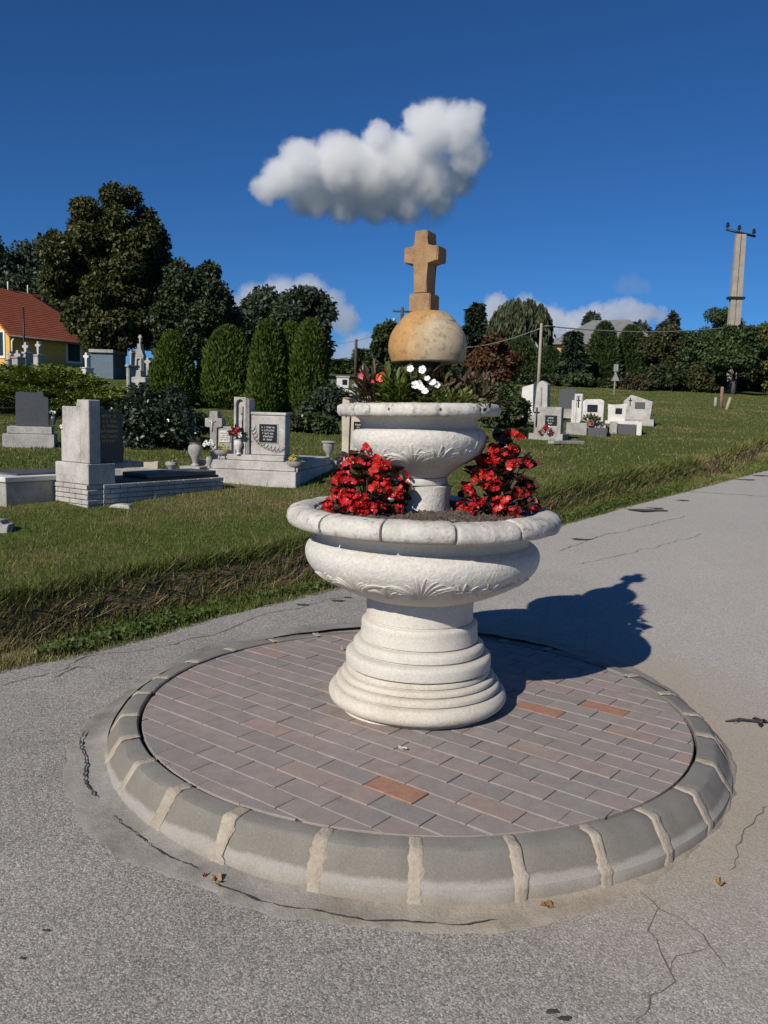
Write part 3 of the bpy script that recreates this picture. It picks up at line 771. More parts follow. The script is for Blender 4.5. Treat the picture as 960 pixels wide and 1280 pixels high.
def trunk_obj(parent, h, r, mat, limbs, seed, crown_z0, lean=(0, 0)):
    rnd = random.Random(seed); mb = MB()
    pts = [(lean[0] * t + .04 * h * t * rnd.uniform(-.5, .5), lean[1] * t + .03 * h * t * rnd.uniform(-.5, .5), h * t) for t in np.linspace(0, 1, 7)]
    mb.tube(pts, [r * (1.25 - .25 * min(1, t * 8)) * (1 - .8 * t) for t in np.linspace(0, 1, 7)], 8)
    for q in limbs:
        q = Vector(q); z0 = max(.12 * h, min(h * .85, q.z * rnd.uniform(.35, .62))); t = z0 / h
        i = min(5, int(t * 6)); p0 = Vector(pts[i]).lerp(Vector(pts[i + 1]), t * 6 - i)
        mid = p0.lerp(q, .5) + Vector((0, 0, -.06 * (q - p0).length))
        mb.tube([p0, p0.lerp(mid, .5), mid, q], [r * .42 * (1 - .6 * t), r * .3 * (1 - .5 * t), r * .2, r * .06], 6)
    return mb.build('trunk', mat, parent)
M_bark = plain('bark', (.075, .06, .045), .95, 0, .4, 10, .6)
M_bark2 = plain('grey_bark', (.13, .115, .10), .95, 0, .35, 10, .6)

def broad_tree(name, label, x0, x1, yt, Y, mat, n, leaf, yb=None, seed=1, nclump=46, crown_lo=.12, group=None, open_=0.0, shape=1.0, bark=None, cat='tree', clump_r=.2, trunk_r=None, skew=0.0):
    rng = np.random.default_rng(seed); rnd = random.Random(seed)
    cx = (x0 + x1) / 2; b = base_at(cx, Y)
    top = at(cx, yt, Y).z; H = top - b.z; W = (x1 - x0) * px_m(Y)
    t = thing(name, label, cat, b, 0, group)
    cl = []
    zc0 = H * crown_lo
    while len(cl) < nclump:
        u = rand_unit(1, rng)[0]; f = rng.random() ** .4
        z = zc0 + (H - zc0) * (.5 + .5 * u[2] * f * .93)
        env = math.sin(PI * min(.98, max(.02, ((z - zc0) / (H - zc0)) ** (.85 * shape)))) ** .55
        rx = W / 2 * env
        a = math.atan2(u[1], u[0]); rr = f * rx * .86
        r = W * clump_r * rnd.uniform(.5, 1.0)
        x, y = rr * math.cos(a), rr * math.sin(a)
        zz_ = (z - zc0) / (H - zc0)
        if skew and zz_ < .45: x = x * (1 - .35 * skew * (1 - zz_ / .45)) + skew * W * .13 * (1 - zz_ / .45)
        r = min(r, (H - z) * .95 + .02 * H)
        cl.append((x, y, z, max(r, W * .04)))
    P, u = clump_points(cl, n, rng, .5 - .3 * open_)
    keep = P[:, 2] > .02 * H; P, u = P[keep], u[keep]; n = len(P)
    Dr = u * .5 + rand_unit(n, rng) * .9 + np.array([0, 0, -.35]); Dr /= np.linalg.norm(Dr, axis=1, keepdims=True)
    Nn = u * .6 + rand_unit(n, rng) * .6 + np.array([0, 0, .5])
    ln = leaf * (.6 + .8 * rng.random(n)); meobj('crown', leaves_mesh('crown', P, Dr, Nn, ln, ln * (.55 + .3 * rng.random(n))), mat, t)
    lim = [cl[i][:3] for i in range(0, len(cl), max(1, len(cl) // 16))]
    trunk_obj(t, H * .82, trunk_r or max(.02, H * .028), bark or M_bark, lim, seed, zc0)
    return t
def thuja(name, label, x0, x1, yt, Y, mat, n, seed=1, group=None, tip=1.0, leaf=.07, cat='tree', up=.8):
    rng = np.random.default_rng(seed)
    cx = (x0 + x1) / 2; b = base_at(cx, Y); H = at(cx, yt, Y).z - b.z; W = (x1 - x0) * px_m(Y)
    t = thing(name, label, cat, b, 0, group)
    z = rng.random(n) ** .9; a = rng.random(n) * 2 * PI
    # lumpy vertical sprays
    lump = np.sin(a * 7 + seed + z * 5) * .045 + np.sin(a * 13 + z * 17 + seed * 2) * .04 + np.sin(a * 3 + z * 9 + seed) * .05
    env = np.clip((1 - z ** (2.2 * tip)), 0, 1) ** .62 * np.clip(.72 + z * 2.0, 0, 1)
    r = W / 2 * env * (1 + lump) * (1 - .34 * rng.random(n) ** 1.6)
    P = np.stack([r * np.cos(a), r * np.sin(a), z * H * .98 + .01], 1)
    out = np.stack([np.cos(a), np.sin(a), np.zeros(n)], 1)
    Dr = out * .55 + np.array([0, 0, up]) + rand_unit(n, rng) * .38; Dr /= np.linalg.norm(Dr, axis=1, keepdims=True)
    Nn = out + rand_unit(n, rng) * .8
    ln = leaf * (.6 + .9 * rng.random(n)); meobj('crown', leaves_mesh('crown', P, Dr, Nn, ln, ln * .42), mat, t)
    mb = MB(); mb.tube([(0, 0, -.05), (0, 0, H * .5), (0, 0, H * .9)], [W * .05, W * .03, W * .008], 7); mb.build('trunk', M_bark, t)
    return t
def spruce(name, label, x0, x1, yt, Y, mat, n, seed=1, group=None, leaf=.25, tiers=16, cat='tree'):
    rng = np.random.default_rng(seed); rnd = random.Random(seed)
    cx = (x0 + x1) / 2; b = base_at(cx, Y); H = at(cx, yt, Y).z - b.z; W = (x1 - x0) * px_m(Y)
    t = thing(name, label, cat, b, 0, group); P = []; D = []; mb = MB()
    mb.tube([(0, 0, -.1), (0, 0, H * .6), (0, 0, H)], [H * .018, H * .010, .01], 7)
    per = max(8, n // (tiers * 7))
    for i in range(tiers):
        z = H * (.06 + .92 * i / tiers); R = W / 2 * (1 - i / tiers) ** .8 * rnd.uniform(.8, 1.1) + W * .02
        for k in range(7):
            a = rnd.uniform(0, 2 * PI); tipp = Vector((R * math.cos(a), R * math.sin(a), z - R * rnd.uniform(.1, .35)))
            mb.tube([(0, 0, z), tipp], [H * .004, H * .001], 4)
            for q in range(per):
                f = rnd.random() ** .6; p = Vector((0, 0, z)).lerp(tipp, f)
                P.append((p.x + rnd.gauss(0, W * .035), p.y + rnd.gauss(0, W * .035), p.z + rnd.gauss(0, H * .012))); D.append((math.cos(a), math.sin(a), -.45))
    P = np.array(P); n = len(P); Dr = np.array(D) + rand_unit(n, rng) * .6; Dr /= np.linalg.norm(Dr, axis=1, keepdims=True)
    ln = leaf * (.6 + .8 * rng.random(n)); meobj('crown', leaves_mesh('crown', P, Dr, rand_unit(n, rng) + np.array([0, 0, 1.0]), ln, ln * .4), mat, t)
    mb.build('trunk', M_bark, t); return t
def willow(name, label, x0, x1, yt, Y, mat, n, seed=1, leaf=.3):
    rng = np.random.default_rng(seed); rnd = random.Random(seed)
    cx = (x0 + x1) / 2; b = base_at(cx, Y); H = at(cx, yt, Y).z - b.z; W = (x1 - x0) * px_m(Y)
    t = thing(name, label, 'tree', b); P = []
    ns = 190; per = n // ns; lim = []
    for i in range(ns):
        a = rnd.uniform(0, 2 * PI); f = rnd.random() ** .5; r = W / 2 * f; z0 = H * (.62 + .38 * math.sqrt(max(0, 1 - f * f)) * rnd.uniform(.75, 1.0))
        if i % 14 == 0: lim.append((r * math.cos(a), r * math.sin(a), z0))
        ln = H * rnd.uniform(.15, .5)
        for q in range(per):
            tq = q / per; P.append((r * math.cos(a) * (1 + .12 * tq) + rnd.gauss(0, W * .012), r * math.sin(a) * (1 + .12 * tq) + rnd.gauss(0, W * .012), z0 - ln * tq))
    P = np.array(P); n = len(P); Dr = rand_unit(n, rng) * .45 + np.array([0, 0, -1.0]); Dr /= np.linalg.norm(Dr, axis=1, keepdims=True)
    l2 = leaf * (.6 + .8 * rng.random(n)); meobj('crown', leaves_mesh('crown', P, Dr, rand_unit(n, rng), l2, l2 * .3), mat, t)
    trunk_obj(t, H * .85, H * .03, M_bark, lim, seed, 0); return t

ML = {}
ML['chestnut'] = leaf_mat('chestnut_leaf', [(.018, .026, .007), (.036, .048, .012), (.060, .068, .02), (.095, .09, .03)], .2, .5, .5, .4, (.08, .078, .024))
ML['dark'] = leaf_mat('dark_leaf', [(.014, .022, .009), (.028, .042, .015), (.05, .066, .025)], .15)
ML['walnut'] = leaf_mat('walnut_leaf', [(.022, .035, .02), (.042, .062, .034), (.075, .095, .06)], .25, .5, .5)
ML['thuja'] = leaf_mat('thuja_leaf', [(.028, .052, .007), (.058, .10, .012), (.095, .145, .022)], .12, .6, 1.1, .45, (.075, .11, .022))
ML['juniper'] = leaf_mat('juniper_leaf', [(.065, .10, .012), (.14, .18, .026), (.22, .255, .045)], .1, .6, 1.2, .4, (.12, .15, .03))
ML['rose'] = leaf_mat('rose_leaf', [(.010, .017, .009), (.022, .035, .018), (.05, .07, .045)], .1, .35)
ML['shrub'] = leaf_mat('shrub_leaf', [(.018, .03, .010), (.04, .06, .018), (.075, .098, .034)], .2)
ML['spruce'] = leaf_mat('spruce_needle', [(.010, .020, .012), (.022, .038, .018), (.036, .056, .026)], .05, .7)
ML['hedge'] = leaf_mat('hedge_leaf', [(.018, .032, .010), (.038, .062, .018), (.066, .09, .03)], .12, .6, .35)
ML['red'] = leaf_mat('red_leaf', [(.04, .022, .012), (.085, .034, .018), (.12, .052, .024), (.035, .045, .018)], .2)
ML['brownish'] = leaf_mat('brownish_leaf', [(.03, .028, .014), (.06, .045, .024), (.04, .05, .02)], .2)
ML['willow'] = leaf_mat('willow_leaf', [(.030, .038, .018), (.05, .062, .028), (.075, .085, .042)], .25)
ML['yellow'] = leaf_mat('yellowing_leaf', [(.035, .045, .008), (.075, .082, .013), (.13, .115, .02)], .22, .55, .35)
ML['olive'] = leaf_mat('olive_leaf', [(.025, .03, .010), (.05, .055, .018), (.08, .075, .028)], .2, .55, .3)
ML['bluegreen'] = leaf_mat('blue_needle', [(.03, .05, .038), (.055, .085, .062), (.09, .12, .09)], .05, .7)
ML['far'] = leaf_mat('far_leaf', [(.04, .05, .04), (.06, .07, .055), (.08, .085, .065)], .2)

# ------------------------------------------------------------------ trees and shrubs
broad_tree('chestnut_tree', 'huge dark green chestnut tree towering left of the clipped thujas', 52, 228, 236, 33, ML['chestnut'], 130000, .15, seed=3, nclump=150, crown_lo=.06, clump_r=.125, skew=1.0)
broad_tree('chestnut_tree', 'lower dark rounded tree leaning against the right of the huge chestnut', 185, 292, 322, 32, ML['dark'], 60000, .135, seed=4, nclump=80, crown_lo=.05)
broad_tree('ash_tree', 'blue-green leafy tree at the left edge behind the red roof', -60, 72, 291, 58, ML['walnut'], 30000, .27, seed=5, nclump=38, crown_lo=.15, open_=.6)
broad_tree('ash_tree', 'sparse green tree showing sky between the left edge tree and the chestnut', 40, 100, 312, 55, ML['walnut'], 13000, .25, seed=15, nclump=24, crown_lo=.2, open_=.8)
broad_tree('walnut_tree', 'airy grey-green tree rising behind the tall thujas', 280, 428, 354, 42, ML['walnut'], 36000, .22, seed=6, nclump=48, crown_lo=.1, open_=.7, clump_r=.15)
for i, (x0, x1, yt, Y, lab, tip) in enumerate([(186, 246, 416, 17.0, 'bright green thuja cone standing just left of the broader one', .75),
                                        (243, 326, 409, 17.4, 'broad rounded thuja, the widest of the clipped row', .85),
                                        (312, 356, 402, 16.6, 'slender thuja column, left of the tight trio behind the black plaque grave', 1.5),
                                        (340, 384, 405, 16.9, 'slender thuja column in the middle of the tight trio', 1.5),
                                        (364, 407, 401, 16.6, 'slender thuja column at the right end of the tight trio', 1.6)]):
    thuja('thuja', lab, x0, x1, yt, Y, ML['thuja'], 15000, i + 20, 'thujas behind the graves', tip, .085)
def spreading_juniper():
    rng = np.random.default_rng(31); rnd = random.Random(31); b = base_at(70, 14.5)
    t = thing('juniper', 'wide spreading yellow-green juniper behind the dark granite headstone', 'shrub', b); P, D = [], []; mb = MB()
    pm = px_m(14.5)
    for i in range(230):
        a = rnd.uniform(0, 2 * PI); f = rnd.random() ** .6; R = f * 2.0
        ex, ey = R * math.cos(a), R * .75 * math.sin(a)
        hz = (.80 - .22 * (ex / 1.6)) * (1 - .55 * f ** 2) * (1 - .75 * rnd.random() ** 2.2); hz = max(.12, hz)
        tip = Vector((ex, ey, hz)); p0 = Vector((ex * .15, ey * .15, .1)); mid = Vector((ex * .5, ey * .5, hz * .8))
        if i % 5 == 0: mb.tube([p0, mid, tip], [.03, .02, .006], 5)
        dx = Vector((ex, ey, 0)).normalized()
        for q in range(190):
            u = rnd.random(); s = rnd.gauss(0, 1)
            p = tip - dx * (u * .75) + Vector((-dx.y, dx.x, 0)) * (s * .16 * (.3 + u)) + Vector((0, 0, -u * .06 + rnd.gauss(0, .022)))
            P.append(p[:]); D.append((dx.x + rnd.gauss(0, .4), dx.y + rnd.gauss(0, .4), rnd.gauss(.12, .25)))
    P = np.array(P); n = len(P); D = np.array(D); D /= np.linalg.norm(D, axis=1, keepdims=True)
    ln = .06 * (.6 + .9 * rng.random(n)); meobj('crown', leaves_mesh('crown', P, D, rand_unit(n, rng) * .6 + np.array([0, 0, 1.0]), ln, ln * .4), ML['juniper'], t)
    mb.build('stem', M_bark, t)
spreading_juniper()
def shrub(name, label, x0, x1, yt, Y, mat, n, leaf, seed, nclump=22, flowers=None, crown_lo=.02, group=None, depth=1.0):
    t = broad_tree(name, label, x0, x1, yt, Y, mat, n, leaf, seed=seed, nclump=nclump, crown_lo=crown_lo, cat='shrub', group=group, shape=.8, clump_r=.24, trunk_r=.018)
    if flowers:
        fm, k, s = flowers; rng = np.random.default_rng(seed + 500)
        cr = [c for c in t.children if c.name.startswith('crown')][0]
        co = np.empty(len(cr.data.vertices) * 3, np.float32); cr.data.vertices.foreach_get('co', co); co = co.reshape(-1, 3)
        fr = co[(co[:, 1] < np.quantile(co[:, 1], .4))]
        for i in rng.choice(len(fr), k, replace=False):
            o = meobj('blossom', BLOSSOM[fm], None, t, fr[i] + np.array([0, -.03, 0])); o.scale = (s, s, s); o.rotation_euler = rng.uniform(-.8, .8, 3)
    return t
def blossom_mesh(name, mat, petals=6, R=1.0):
    V, Fc = [], []
    for ring, (rr, up) in enumerate(((1.0, .05), (.6, .35), (.3, .5))):
        for k in range(petals):
            a = 2 * PI * k / petals + ring * .5; c, s = math.cos(a), math.sin(a); w = .55 * rr; o = len(V)
            V += [(0, 0, 0), (c * rr * .6 - s * w, s * rr * .6 + c * w, up * .7), (c * rr, s * rr, up), (c * rr * .6 + s * w, s * rr * .6 - c * w, up * .7)]; Fc.append((o, o + 1, o + 2, o + 3))
    V = [(x, -z, y) for x, y, z in V]          # faces -Y
    me = bpy.data.meshes.new(name); me.from_pydata(V, [], Fc); me.update(); me.materials.append(mat); return me
M_wfl = plain('white_petal', (.75, .74, .70), .6, 0, .1); M_rfl = plain('dark_red_petal', (.35, .02, .03), .6, 0, .25); M_yfl = plain('yellow_petal', (.55, .40, .06), .6, 0, .2); M_pfl = plain('pink_petal', (.62, .42, .36), .6, 0, .15)
BLOSSOM = {'white': blossom_mesh('blossom', M_wfl), 'red': blossom_mesh('blossom', M_rfl), 'yellow': blossom_mesh('blossom', M_yfl), 'pink': blossom_mesh('blossom', M_pfl)}
shrub('rose_bush', 'dark glossy round rose bush with white blooms beside the shaded tomb', 143, 246, 478, 10.6, ML['rose'], 9000, .055, 41, 30, ('white', 9, .03))
shrub('shrub', 'dark low shrub filling the gap right of the rose bush', 205, 262, 512, 12.2, ML['shrub'], 5000, .06, 42, 20)
shrub('shrub', 'loose green shrub behind the right planter bowl of the black plaque grave', 352, 420, 516, 13.2, ML['shrub'], 7500, .06, 43, 24, ('white', 3, .022))
shrub('shrub', 'pale leafy bush in front of the tall thuja trio', 372, 436, 478, 15.6, ML['walnut'], 4200, .07, 44, 16)
shrub('shrub', 'bushy shrub with pale blossoms just right of the upper stone bowl', 598, 668, 480, 15.5, ML['shrub'], 8000, .07, 45, 26, ('pink', 9, .035))
shrub('shrub', 'low grassy mound of a shrub below the pale blossom bush', 628, 700, 537, 14.2, ML['olive'], 6000, .06, 46, 20)
# far row behind the ball and to the right
spruce('spruce', 'dark pointed spruce standing behind the right shoulder of the ball', 568, 610, 374, 62, ML['spruce'], 6500, 51, None, .5)
broad_tree('red_maple', 'rusty red leaved tree just right of the ball', 574, 645, 419, 44, ML['red'], 14000, .2, seed=52, nclump=26, crown_lo=.05)
willow('willow_tree', 'tall drooping grey-green willow left of the street lamp pole', 608, 684, 368, 58, ML['willow'], 9000, 53, .45)
for i, (x0, x1, yt, Y, lab) in enumerate([(618, 676, 424, 50, 'broad dark hedge conifer below the willow'), (664, 702, 436, 49, 'dark hedge conifer between the thin pole and the peach house'), (729, 770, 404, 50, 'tall hedge conifer in front of the grey roof'), (760, 806, 408, 51, 'tall hedge conifer at the right end of the grey roof')]):
    thuja('hedge_conifer', lab, x0, x1, yt, Y, ML['hedge'], 12000, 60 + i, 'hedge conifers along the road', .9, .22, up=.5)
spruce('spruce', 'slender pointed spruce in front of the peach wall', 697, 728, 411, 47, ML['spruce'], 5000, 55, None, .4)
for i, (x0, x1, yt, Y, mt, nn, lab) in enumerate([(795, 850, 404, 50, 'olive', 6500, 'olive green tree right of the hedge conifers'), (835, 905, 412, 49, 'hedge', 7000, 'bushy green tree between olive tree and double utility pole'),
        (862, 925, 382, 60, 'hedge', 6500, 'tall dark pine-like crown behind the double utility pole'), (878, 950, 408, 40, 'hedge', 9500, 'dark tree covering the lower half of the double utility pole'), (925, 1010, 402, 45, 'yellow', 8500, 'yellowing green tree at the right edge'), (840, 890, 425, 52, 'yellow', 4500, 'yellow-green tree low behind the bushy green one')]):
    broad_tree('roadside_tree', lab, x0, x1, yt, Y, ML[mt], nn * 3, .15, seed=70 + i, nclump=48, crown_lo=.06 if i != 3 else .28, group='roadside trees on the right')
for i, (x0, x1, yt, mt, lab) in enumerate([(772, 815, 468, 'brownish', 'brownish shrub at the foot of the hedge behind the small sign'), (800, 852, 455, 'dark', 'dark shrub at the hedge foot above the lawn crest'), (843, 905, 458, 'olive', 'olive shrub at the hedge foot left of the double pole'), (700, 745, 468, 'hedge', 'dark shrub under the slender spruce'), (738, 780, 474, 'dark', 'dark shrub left of the small warning sign'), (640, 705, 470, 'dark', 'dark shrub behind the pointed grey gravestone')]):
    shrub('hedge_shrub', lab, x0, x1, yt, 41 + i * .4, ML[mt], 8000, .14, 80 + i, 24, group='shrubs along the hedge foot')
for i, (x0, x1, yt, lab) in enumerate([(715, 760, 392, 'distant thin tree above the left of the grey roof'), (752, 812, 402, 'distant low trees behind the middle of the grey roof'), (805, 845, 388, 'distant tree above the olive tree')]):
    broad_tree('distant_tree', lab, x0, x1, yt, 105, ML['far'], 6000, .5, seed=90 + i, nclump=20, crown_lo=.1, open_=.8, group='distant trees behind the houses')
broad_tree('spiky_tree', 'bushy tree with upright spiky branches left of the ball', 455, 512, 404, 48, ML['hedge'], 9000, .24, seed=95, nclump=26, crown_lo=.05, open_=.8)
broad_tree('roadside_tree', 'green tree hidden mostly behind the ball', 505, 560, 412, 56, ML['hedge'], 12000, .22, seed=191, nclump=34, crown_lo=.05)
broad_tree('roadside_tree', 'dark tree between the ball and the pointed spruce', 548, 592, 430, 66, ML['dark'], 9000, .25, seed=192, nclump=30, crown_lo=.05)
for i, (x0, x1, yt, Y, lab) in enumerate([(436, 462, 434, 62, 'pointed dark conifer beside the dark utility pole'), (452, 480, 441, 60, 'second pointed conifer left of the spiky tree'), (404, 440, 448, 55, 'dark conifer right of the thuja trio')]):
    spruce('conifer', lab, x0, x1, yt, Y, ML['hedge'], 3500, 97 + i, 'conifers behind the white chapel tomb', .45, 12)
shrub('small_conifer', 'small blue-green conifer growing on the leaning grey gravestone plot', 795, 815, 499, 21.2, ML['bluegreen'], 2600, .05, 99, 14)

for i, (x0, x1, yt, lab) in enumerate([(905, 940, 470, 'dark shrub under the double utility pole'), (932, 985, 466, 'dark shrub at the right edge beneath the yellowing tree'), (866, 912, 474, 'low olive shrub just left of the stakes')]):
    shrub('hedge_shrub', lab, x0, x1, yt, 47 + i, ML['dark' if i < 2 else 'olive'], 5000, .16, 180 + i, 18, group='shrubs along the hedge foot')
M_fence = plain('brown_fence_wood', (.10, .07, .055), .9, 0, .3, 3)
fw = thing('fence', 'dark brown board fence behind the trees at the right edge', 'fence', base_at(880, 56), math.radians(-14)); 
for i in range(30): box('fence_board', i * .32, i * .32 + .30, 0, .04, -.4, 1.55 + .03 * math.sin(i * 2.1), M_fence, fw, .005)
for i in range(6): box('fence_post', i * 1.92 - .06, i * 1.92 + .06, .042, .14, -.4, 1.5, M_fence, fw, .005)

# ------------------------------------------------------------------ grass (uncountable)
def grass_material():
    m, nt, b = newmat('grass_blade'); g = N(nt, 'ShaderNodeNewGeometry'); p = g.outputs['Position']
    col = ramp(nt, g.outputs['Random Per Island'], [(0, (.048, .068, .014)), (.5, (.098, .132, .026)), (.85, (.155, .185, .042)), (1, (.30, .25, .12))])
    n1 = noise(nt, p, .9, 6, .65); dry = ramp(nt, n1, [(.50, 0), (.64, 1)])
    col = mix(nt, math_(nt, 'MULTIPLY', dry, .8), col, (.29, .235, .11))
    n3 = noise(nt, p, .16, 4, .6); col = mix(nt, math_(nt, 'MULTIPLY', ramp(nt, n3, [(.4, 0), (.62, 1)]), .3), col, (.12, .14, .035))
    L(nt, col, b.inputs['Base Color']); b.inputs['Roughness'].default_value = .6; b.inputs['Specular IOR Level'].default_value = .25
    t = N(nt, 'ShaderNodeBsdfTranslucent'); L(nt, col, t.inputs[0]); ms = N(nt, 'ShaderNodeMixShader'); ms.inputs[0].default_value = .25
    L(nt, b.outputs[0], ms.inputs[1]); L(nt, t.outputs[0], ms.inputs[2]); L(nt, ms.outputs[0], nt.nodes['Material Output'].inputs[0]); return m
M_grass = grass_material()
TY = np.concatenate([np.linspace(2, 12, 140), np.linspace(12.2, 60, 160)])
def grid_terrain():
    """sampled terrain in (y,s) for fast lookup"""
    S = np.concatenate([np.linspace(0, 1.4, 57), np.linspace(1.45, 45, 120)]); Zg = np.array([[terrain(xe(y) - s / .86, y) for s in S] for y in TY]); return S, Zg
GS, GZ = grid_terrain()
def zlook(y, s):
    iy = np.clip(np.interp(y, TY, np.arange(len(TY))), 0, len(TY) - 1.001); js = np.clip(np.interp(s, GS, np.arange(len(GS))), 0, len(GS) - 1.001)
    i = iy.astype(int); j = js.astype(int); a = iy - i; c = js - j
    return GZ[i, j] * (1 - a) * (1 - c) + GZ[i + 1, j] * a * (1 - c) + GZ[i, j + 1] * (1 - a) * c + GZ[i + 1, j + 1] * a * c
def blades(n, ylo, yhi, slo, shi, h0, h1, wd, rng, lean=.5, power=1.0, frame=True):
    y = ylo * (yhi / ylo) ** (rng.random(n) ** power); s = slo + (shi - slo) * rng.random(n)
    x = np.interp(y, EY, EX) - s / .86
    if frame: k = np.abs(x / (y + .6)) < .72; x, y, s = x[k], y[k], s[k]
    n = len(x); z = zlook(y, s); h = h0 + (h1 - h0) * rng.random(n) ** 1.5; a = rng.random(n) * 2 * PI; l = lean * rng.random(n)
    D = np.stack([np.cos(a) * l, np.sin(a) * l, np.ones(n)], 1) * h[:, None]
    b = rng.random(n) * 2 * PI; Sd = np.stack([np.cos(b), np.sin(b), np.zeros(n)], 1) * (wd * (.6 + .8 * rng.random(n)) * (1 + y * .05))[:, None]
    P = np.stack([x, y, z - .006], 1)
    return np.stack([P - Sd, P + Sd, P + D], 1).reshape(-1, 3)
def grass_obj(name, label, chunks, mat=None):
    V = np.concatenate(chunks); me = fast_mesh(name, V, 3, np.arange(len(V))); o = meobj(name, me, mat or M_grass); return tag(o, label, 'grass', kind='stuff')
rg = np.random.default_rng(77)
grass_obj('lawn_grass', 'mown green lawn with dry patches between the road and the graves',
          [blades(300000, 3.6, 10, .6, 8, .012, .034, .0022, rg, .9), blades(170000, 8, 42, .6, 22, .018, .05, .006, rg, .9), blades(7000, 3.6, 12, .7, 8, .04, .08, .0022, rg, .9)])
grass_obj('bank_grass', 'long dark shaggy grass hanging on the ditch bank beside the road',
          [blades(34000, 2.0, 12, .40, .66, .03, .10, .0026, rg, 1.4), blades(9000, 3.0, 12, .58, .70, .05, .13, .0026, rg, 1.5), blades(5000, 9, 34, .42, .72, .05, .10, .007, rg, 1.3), blades(5000, 9, 34, .66, .85, .05, .10, .007, rg, 1.3)])
grass_obj('verge_grass', 'short weedy grass strip along the edge of the asphalt',
          [blades(72000, 1.8, 12, -.03, .42, .015, .05, .0028, rg, 1.0), blades(14000, 9, 34, -.02, .45, .02, .05, .008, rg, 1.0)])
def straw():
    rng = np.random.default_rng(8); return blades(4500, 3.0, 26, .44, .66, .03, .12, .003, rng, 2.2)
grass_obj('dry_grass', 'pale dead straw matted on the ditch bank beside the road', [straw()], plain('straw', (.24, .18, .09), .9, 0, .3, 3))
# broad-leaved weeds in the verge
def weeds():
    rng = np.random.default_rng(5); n = 20000; y = 1.8 * (11 / 1.8) ** rng.random(n); s = .03 + .42 * rng.random(n) ** 1.2
    nz = np.array([mnoise.noise(Vector((a * 1.7, b * 4, 9))) for a, b in zip(y, s)]); k = nz > -.05; y, s = y[k], s[k]; n = len(y)
    x = np.interp(y, EY, EX) - s / .86; P = np.stack([x, y, zlook(y, s) + rng.random(n) * .03], 1)
    Dr = rand_unit(n, rng); Dr[:, 2] = np.abs(Dr[:, 2]) * .6 + .1; Dr /= np.linalg.norm(Dr, axis=1, keepdims=True)
    ln = .014 + .022 * rng.random(n); me = leaves_mesh('verge_weeds', P, Dr, rand_unit(n, rng) * .4 + np.array([0, 0, 1.]), ln, ln * .8)
    tag(meobj('verge_weeds', me, ML_weed), 'small broad-leaved weeds matted in the roadside verge', 'weeds', kind='stuff')
ML_weed = leaf_mat('weed_leaf', [(.03, .05, .010), (.06, .095, .02), (.095, .13, .035)], .2)
weeds()

# ------------------------------------------------------------------ begonias in the lower bowl
def leaf_obj_mat(name, stops, rough=.35):
    m, nt, b = newmat(name); oi = N(nt, 'ShaderNodeObjectInfo'); k = len(stops) - 1
    col = ramp(nt, oi.outputs['Random'], [(i / k, c) for i, c in enumerate(stops)]); n = noise(nt, coord(nt), 40, 3, .6)
    col = mix(nt, .6, col, ramp(nt, n, [(.3, .6), (.7, 1.25)]), 'MULTIPLY'); L(nt, col, b.inputs['Base Color']); b.inputs['Roughness'].default_value = rough
    t = N(nt, 'ShaderNodeBsdfTranslucent'); L(nt, col, t.inputs[0]); ms = N(nt, 'ShaderNodeMixShader'); ms.inputs[0].default_value = .18
    L(nt, b.outputs[0], ms.inputs[1]); L(nt, t.outputs[0], ms.inputs[2]); L(nt, ms.outputs[0], nt.nodes['Material Output'].inputs[0]); return m
M_bleaf = leaf_obj_mat('begonia_leaf', [(.022, .020, .010), (.035, .045, .014), (.05, .022, .016), (.03, .028, .012), (.085, .03, .028), (.04, .06, .02)])
M_bleaf2 = leaf_obj_mat('bronze_begonia_leaf', [(.05, .024, .016), (.075, .034, .026), (.04, .034, .018), (.14, .05, .05), (.06, .06, .026)])
M_red = leaf_obj_mat('red_petal', [(.50, .006, .010), (.58, .014, .014), (.42, .006, .014), (.64, .03, .03)], .45)
M_ctr = plain('flower_centre', (.55, .22, .05), .7, 0, .2)
M_stem = plain('plant_stem', (.10, .05, .03), .7, 0, .3)
def petal_poly(R, w, n=7):
    """rounded petal in xy plane from origin along +x"""
    out = [(0, 0, 0)]
    for i in range(n):
        t = -1 + 2 * i / (n - 1); out.append((R * (.55 + .45 * math.cos(t * PI / 2)), w * math.sin(t * PI / 2) * (1 if abs(t) < .9 else .75), .18 * R * (1 - abs(t))))
    return out
def add_flower(V, Fc, MI, o, nrm, size, rnd):
    nrm = nrm.normalized(); a = nrm.orthogonal().normalized(); b = nrm.cross(a); ro = rnd.uniform(0, PI)
    for k, (R, w) in enumerate(((1, .62), (.7, .36), (1, .62), (.7, .36))):
        ang = ro + k * PI / 2 + rnd.uniform(-.12, .12); ca, sa = math.cos(ang), math.sin(ang); s = len(V); cup = rnd.uniform(.15, .5)
        for x, y, z in petal_poly(R, w):
            X, Y = x * ca - y * sa, x * sa + y * ca; V.append(o + (a * X + b * Y + nrm * (z + cup * x * x * .6)) * size)
        Fc.append(tuple(range(s, s + 8))); MI.append(0)
    s = len(V)
    for k in range(5): V.append(o + (a * math.cos(k * 1.257) * .12 + b * math.sin(k * 1.257) * .12 + nrm * .1) * size)
    V.append(o + nrm * .3 * size)
    for k in range(5): Fc.append((s + k, s + (k + 1) % 5, s + 5)); MI.append(1)
